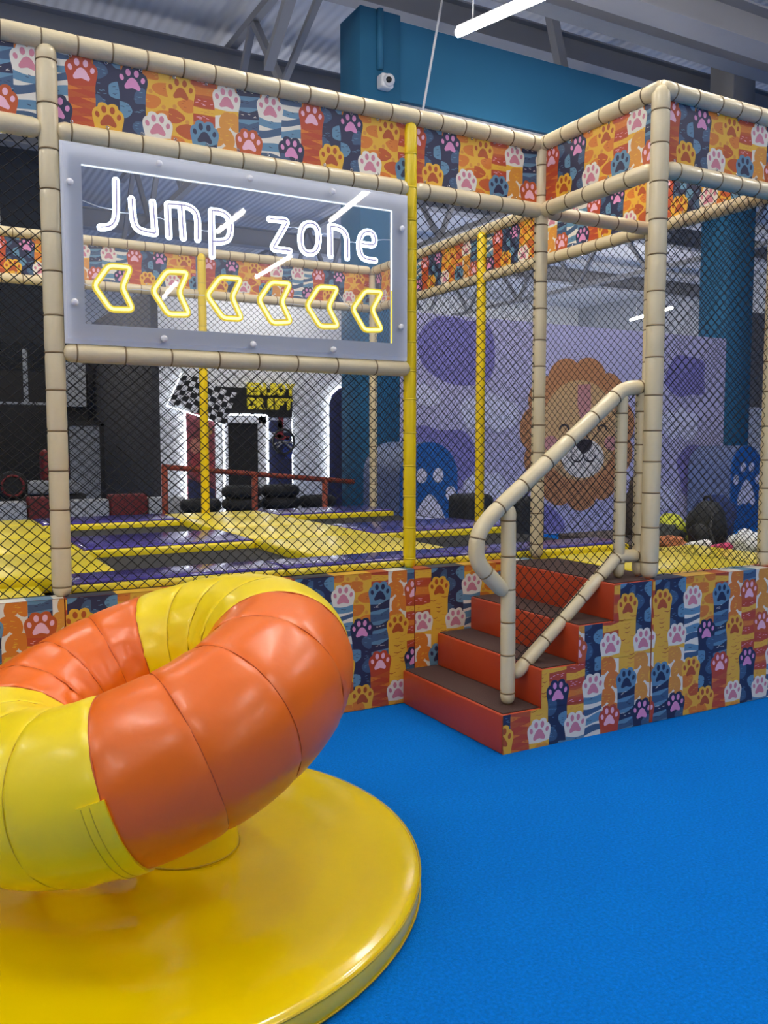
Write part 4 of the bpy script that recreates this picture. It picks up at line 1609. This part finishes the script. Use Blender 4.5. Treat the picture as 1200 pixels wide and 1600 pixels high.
word('ENJOY', 5.20, 6.10, 2.375, .215)
word('DRIFT', 5.20, 6.06, 2.13, .2)
sw = MB()
cx_, cz_ = 5.87, 1.57
sw.tube([(cx_ + .2 * math.cos(2 * PI * i / 28), 9.86, cz_ + .215 * math.sin(2 * PI * i / 28)) for i in range(28)], .022, 8, closed=True)
o = sw.build('steering_wheel', BLACK, en, smooth=True)
b = MB()
for a in (PI / 2 + 2.2, PI / 2 - 2.2 + 2 * PI, PI + .2, -.1):
    b.bar((cx_, 9.86, cz_), (cx_ + .19 * math.cos(a), 9.86, cz_ + .2 * math.sin(a)), .03, .03)
b.lathe([(.05, 0), (.05, .02)], 14, (cx_, 9.86, cz_ - .01))
b.build('wheel_spokes', DSTEEL, o)
# arched mural at the right end of the white wall
am = thing('arched_mural', 'dark racing mural with lit curved edge beside the teal column', 'mural', (7.2, 9.95, 0))
b = MB()
pts = [(6.79, 0), (7.9, 0), (7.9, 2.62), (7.2, 2.6), (7.0, 2.54), (6.86, 2.42), (6.80, 2.25)]
b.poly([(x, 9.95, z) for x, z in pts])
b.poly([(x, 9.99, z) for x, z in reversed(pts)])
for i in range(len(pts)):
    a, c = pts[i - 1], pts[i]
    b.poly([(a[0], 9.95, a[1]), (a[0], 9.99, a[1]), (c[0], 9.99, c[1]), (c[0], 9.95, c[1])])
b.build('panel', NAVYM, am)
b = MB()
b.tube([(6.78, 9.94, .9), (6.78, 9.94, 2.25), (6.84, 9.94, 2.43), (6.99, 9.94, 2.56), (7.2, 9.94, 2.62)], .018, 6)
b.build('led_edge', LEDW, am)

# sloping red rail
REDP = mat('rust_red_paint', (156, 62, 34), .5)
rr = thing('ramp_railing', 'rust red railing sloping down in front of the karting entrance', 'railing', (3.9, 6, 0))
b = MB()
b.tube([(2.70, 6, 1.26), (5.3, 6, 1.02)], .035, 10)
b.build('top_rail', REDP, rr, smooth=True)
for x in (2.73, 3.88, 4.865):
    b = MB()
    b.tube([(x, 6, 0), (x, 6, 1.26 - (x - 2.7) * .092)], .038, 10)
    b.build('post', REDP, rr, smooth=True)

# tyres stacked along the track
TYRE = mat('tyre_rubber', (26, 27, 30), .7)
ty = MB()
ty.lathe([(.14, 0), (.24, .0), (.29, .04), (.30, .09), (.29, .14), (.24, .18), (.14, .18), (.13, .09)], 26)
tm_ = ty.mesh('tyre', TYRE, smooth=True)
k = 0
ORD = ['first', 'second', 'third', 'fourth', 'fifth', 'sixth']
for i, x in enumerate((3.75, 4.38, 5.0, 5.62)):
    for j in range(5 if i % 3 else 4):
        o = link_mesh('tyre', tm_, None, (x, 7.9, j * .182))
        tag(o, '%s black tyre from the floor in the %s tyre stack from the left' % (['lowest', 'second', 'third', 'fourth', 'fifth'][j], ORD[i]), 'tyre', 'track tyres')
b = MB()
b.box(4.95, 5.05, 8.6, 8.66, 0, 1.1)
tag(b.build('white_bollard', WHITEP), 'slim white post among the track tyres', 'post')

# red and white kerb blocks on the left
KR, KWH = mat('kerb_red', (120, 34, 34), .6), mat('kerb_white', (186, 188, 188), .6)
i = 0
for x in [.9, 1.45, 2.0, 2.55, 3.1]:
    h = .80 if i % 2 else .74
    o = rbox('barrier_block', x, x + .53, 8.3, 8.6, 0, h, .03, KR if i % 2 else KWH)
    tag(o, '%s barrier block from the left along the dark track behind the trampolines' % ['leftmost white', 'leftmost red', 'second white', 'second red', 'third white'][i], 'barrier', 'track barrier blocks')
    i += 1
# grey panels in the dark corner
GP = mat('grey_panel', (150, 154, 158), .6)
t = thing('grey_door', 'pale grey door with dark frame in the dark left corner', 'door', (2.9, 12, 0))
b = MB()
b.box(2.6, 3.12, 12.0, 12.04, .5, 1.86)
b.build('leaf', GP, t)
b = MB()
b.box(3.12, 3.2, 11.97, 12.06, 0, 1.95)
b.box(2.55, 3.2, 11.97, 12.06, 1.86, 1.95)
b.build('frame', BLACK, t)
b = MB()
b.tube([(3.02, 11.98, 1.62), (3.06, 11.98, 1.62)], .02, 8)
b.build('latch', BLACK, t)
box_thing('grey_cabinet', 'pale grey panel above the dark door beside the left post', 'panel', (2.78, 3.35, 14.5, 14.6, 2.3, 3.3), GP)
gal = thing('gallery_railing', 'thin pale gallery railing in the black left background', 'railing', (1.2, 12, 2.2))
b = MB()
b.bar((-4, 12, 2.24), (2.4, 12, 2.24), .05, .04)
b.build('rail', GP, gal)
b = MB()
b.bar((1.89, 12, 2.24), (1.89, 12, 3.2), .07, .07)
b.build('post', GP, gal)
# trophy-like kart on the left: low kart
kt = thing('parked_kart', 'small dark kart with a round red trimmed tyre in the left background', 'kart', (1.3, 9.6, 0))
b = MB()
b.lathe([(.1, -.07), (.2, -.07), (.22, 0), (.2, .07), (.1, .07)], 20)
me = b.mesh('wheel', TYRE, smooth=True)
link_mesh('wheel', me, kt, (1.35, 9.3, .92), Vector((0, 0, 1)).rotation_difference(-Y_))
b = MB()
b.tube([(1.35 + .15 * math.cos(2 * PI * i / 20), 9.22, .92 + .15 * math.sin(2 * PI * i / 20)) for i in range(20)], .02, 6, closed=True)
b.build('wheel_rim', KR, kt, smooth=True)
rbox('nose', 1.55, 2.3, 9.2, 9.7, .78, .98, .05, GP, kt)
rbox('seat', 1.8, 2.2, 9.5, 9.9, .95, 1.45, .08, KR, kt)
rbox('chassis', 1.2, 2.4, 9.3, 9.9, 0, .78, .04, BLACK, kt)
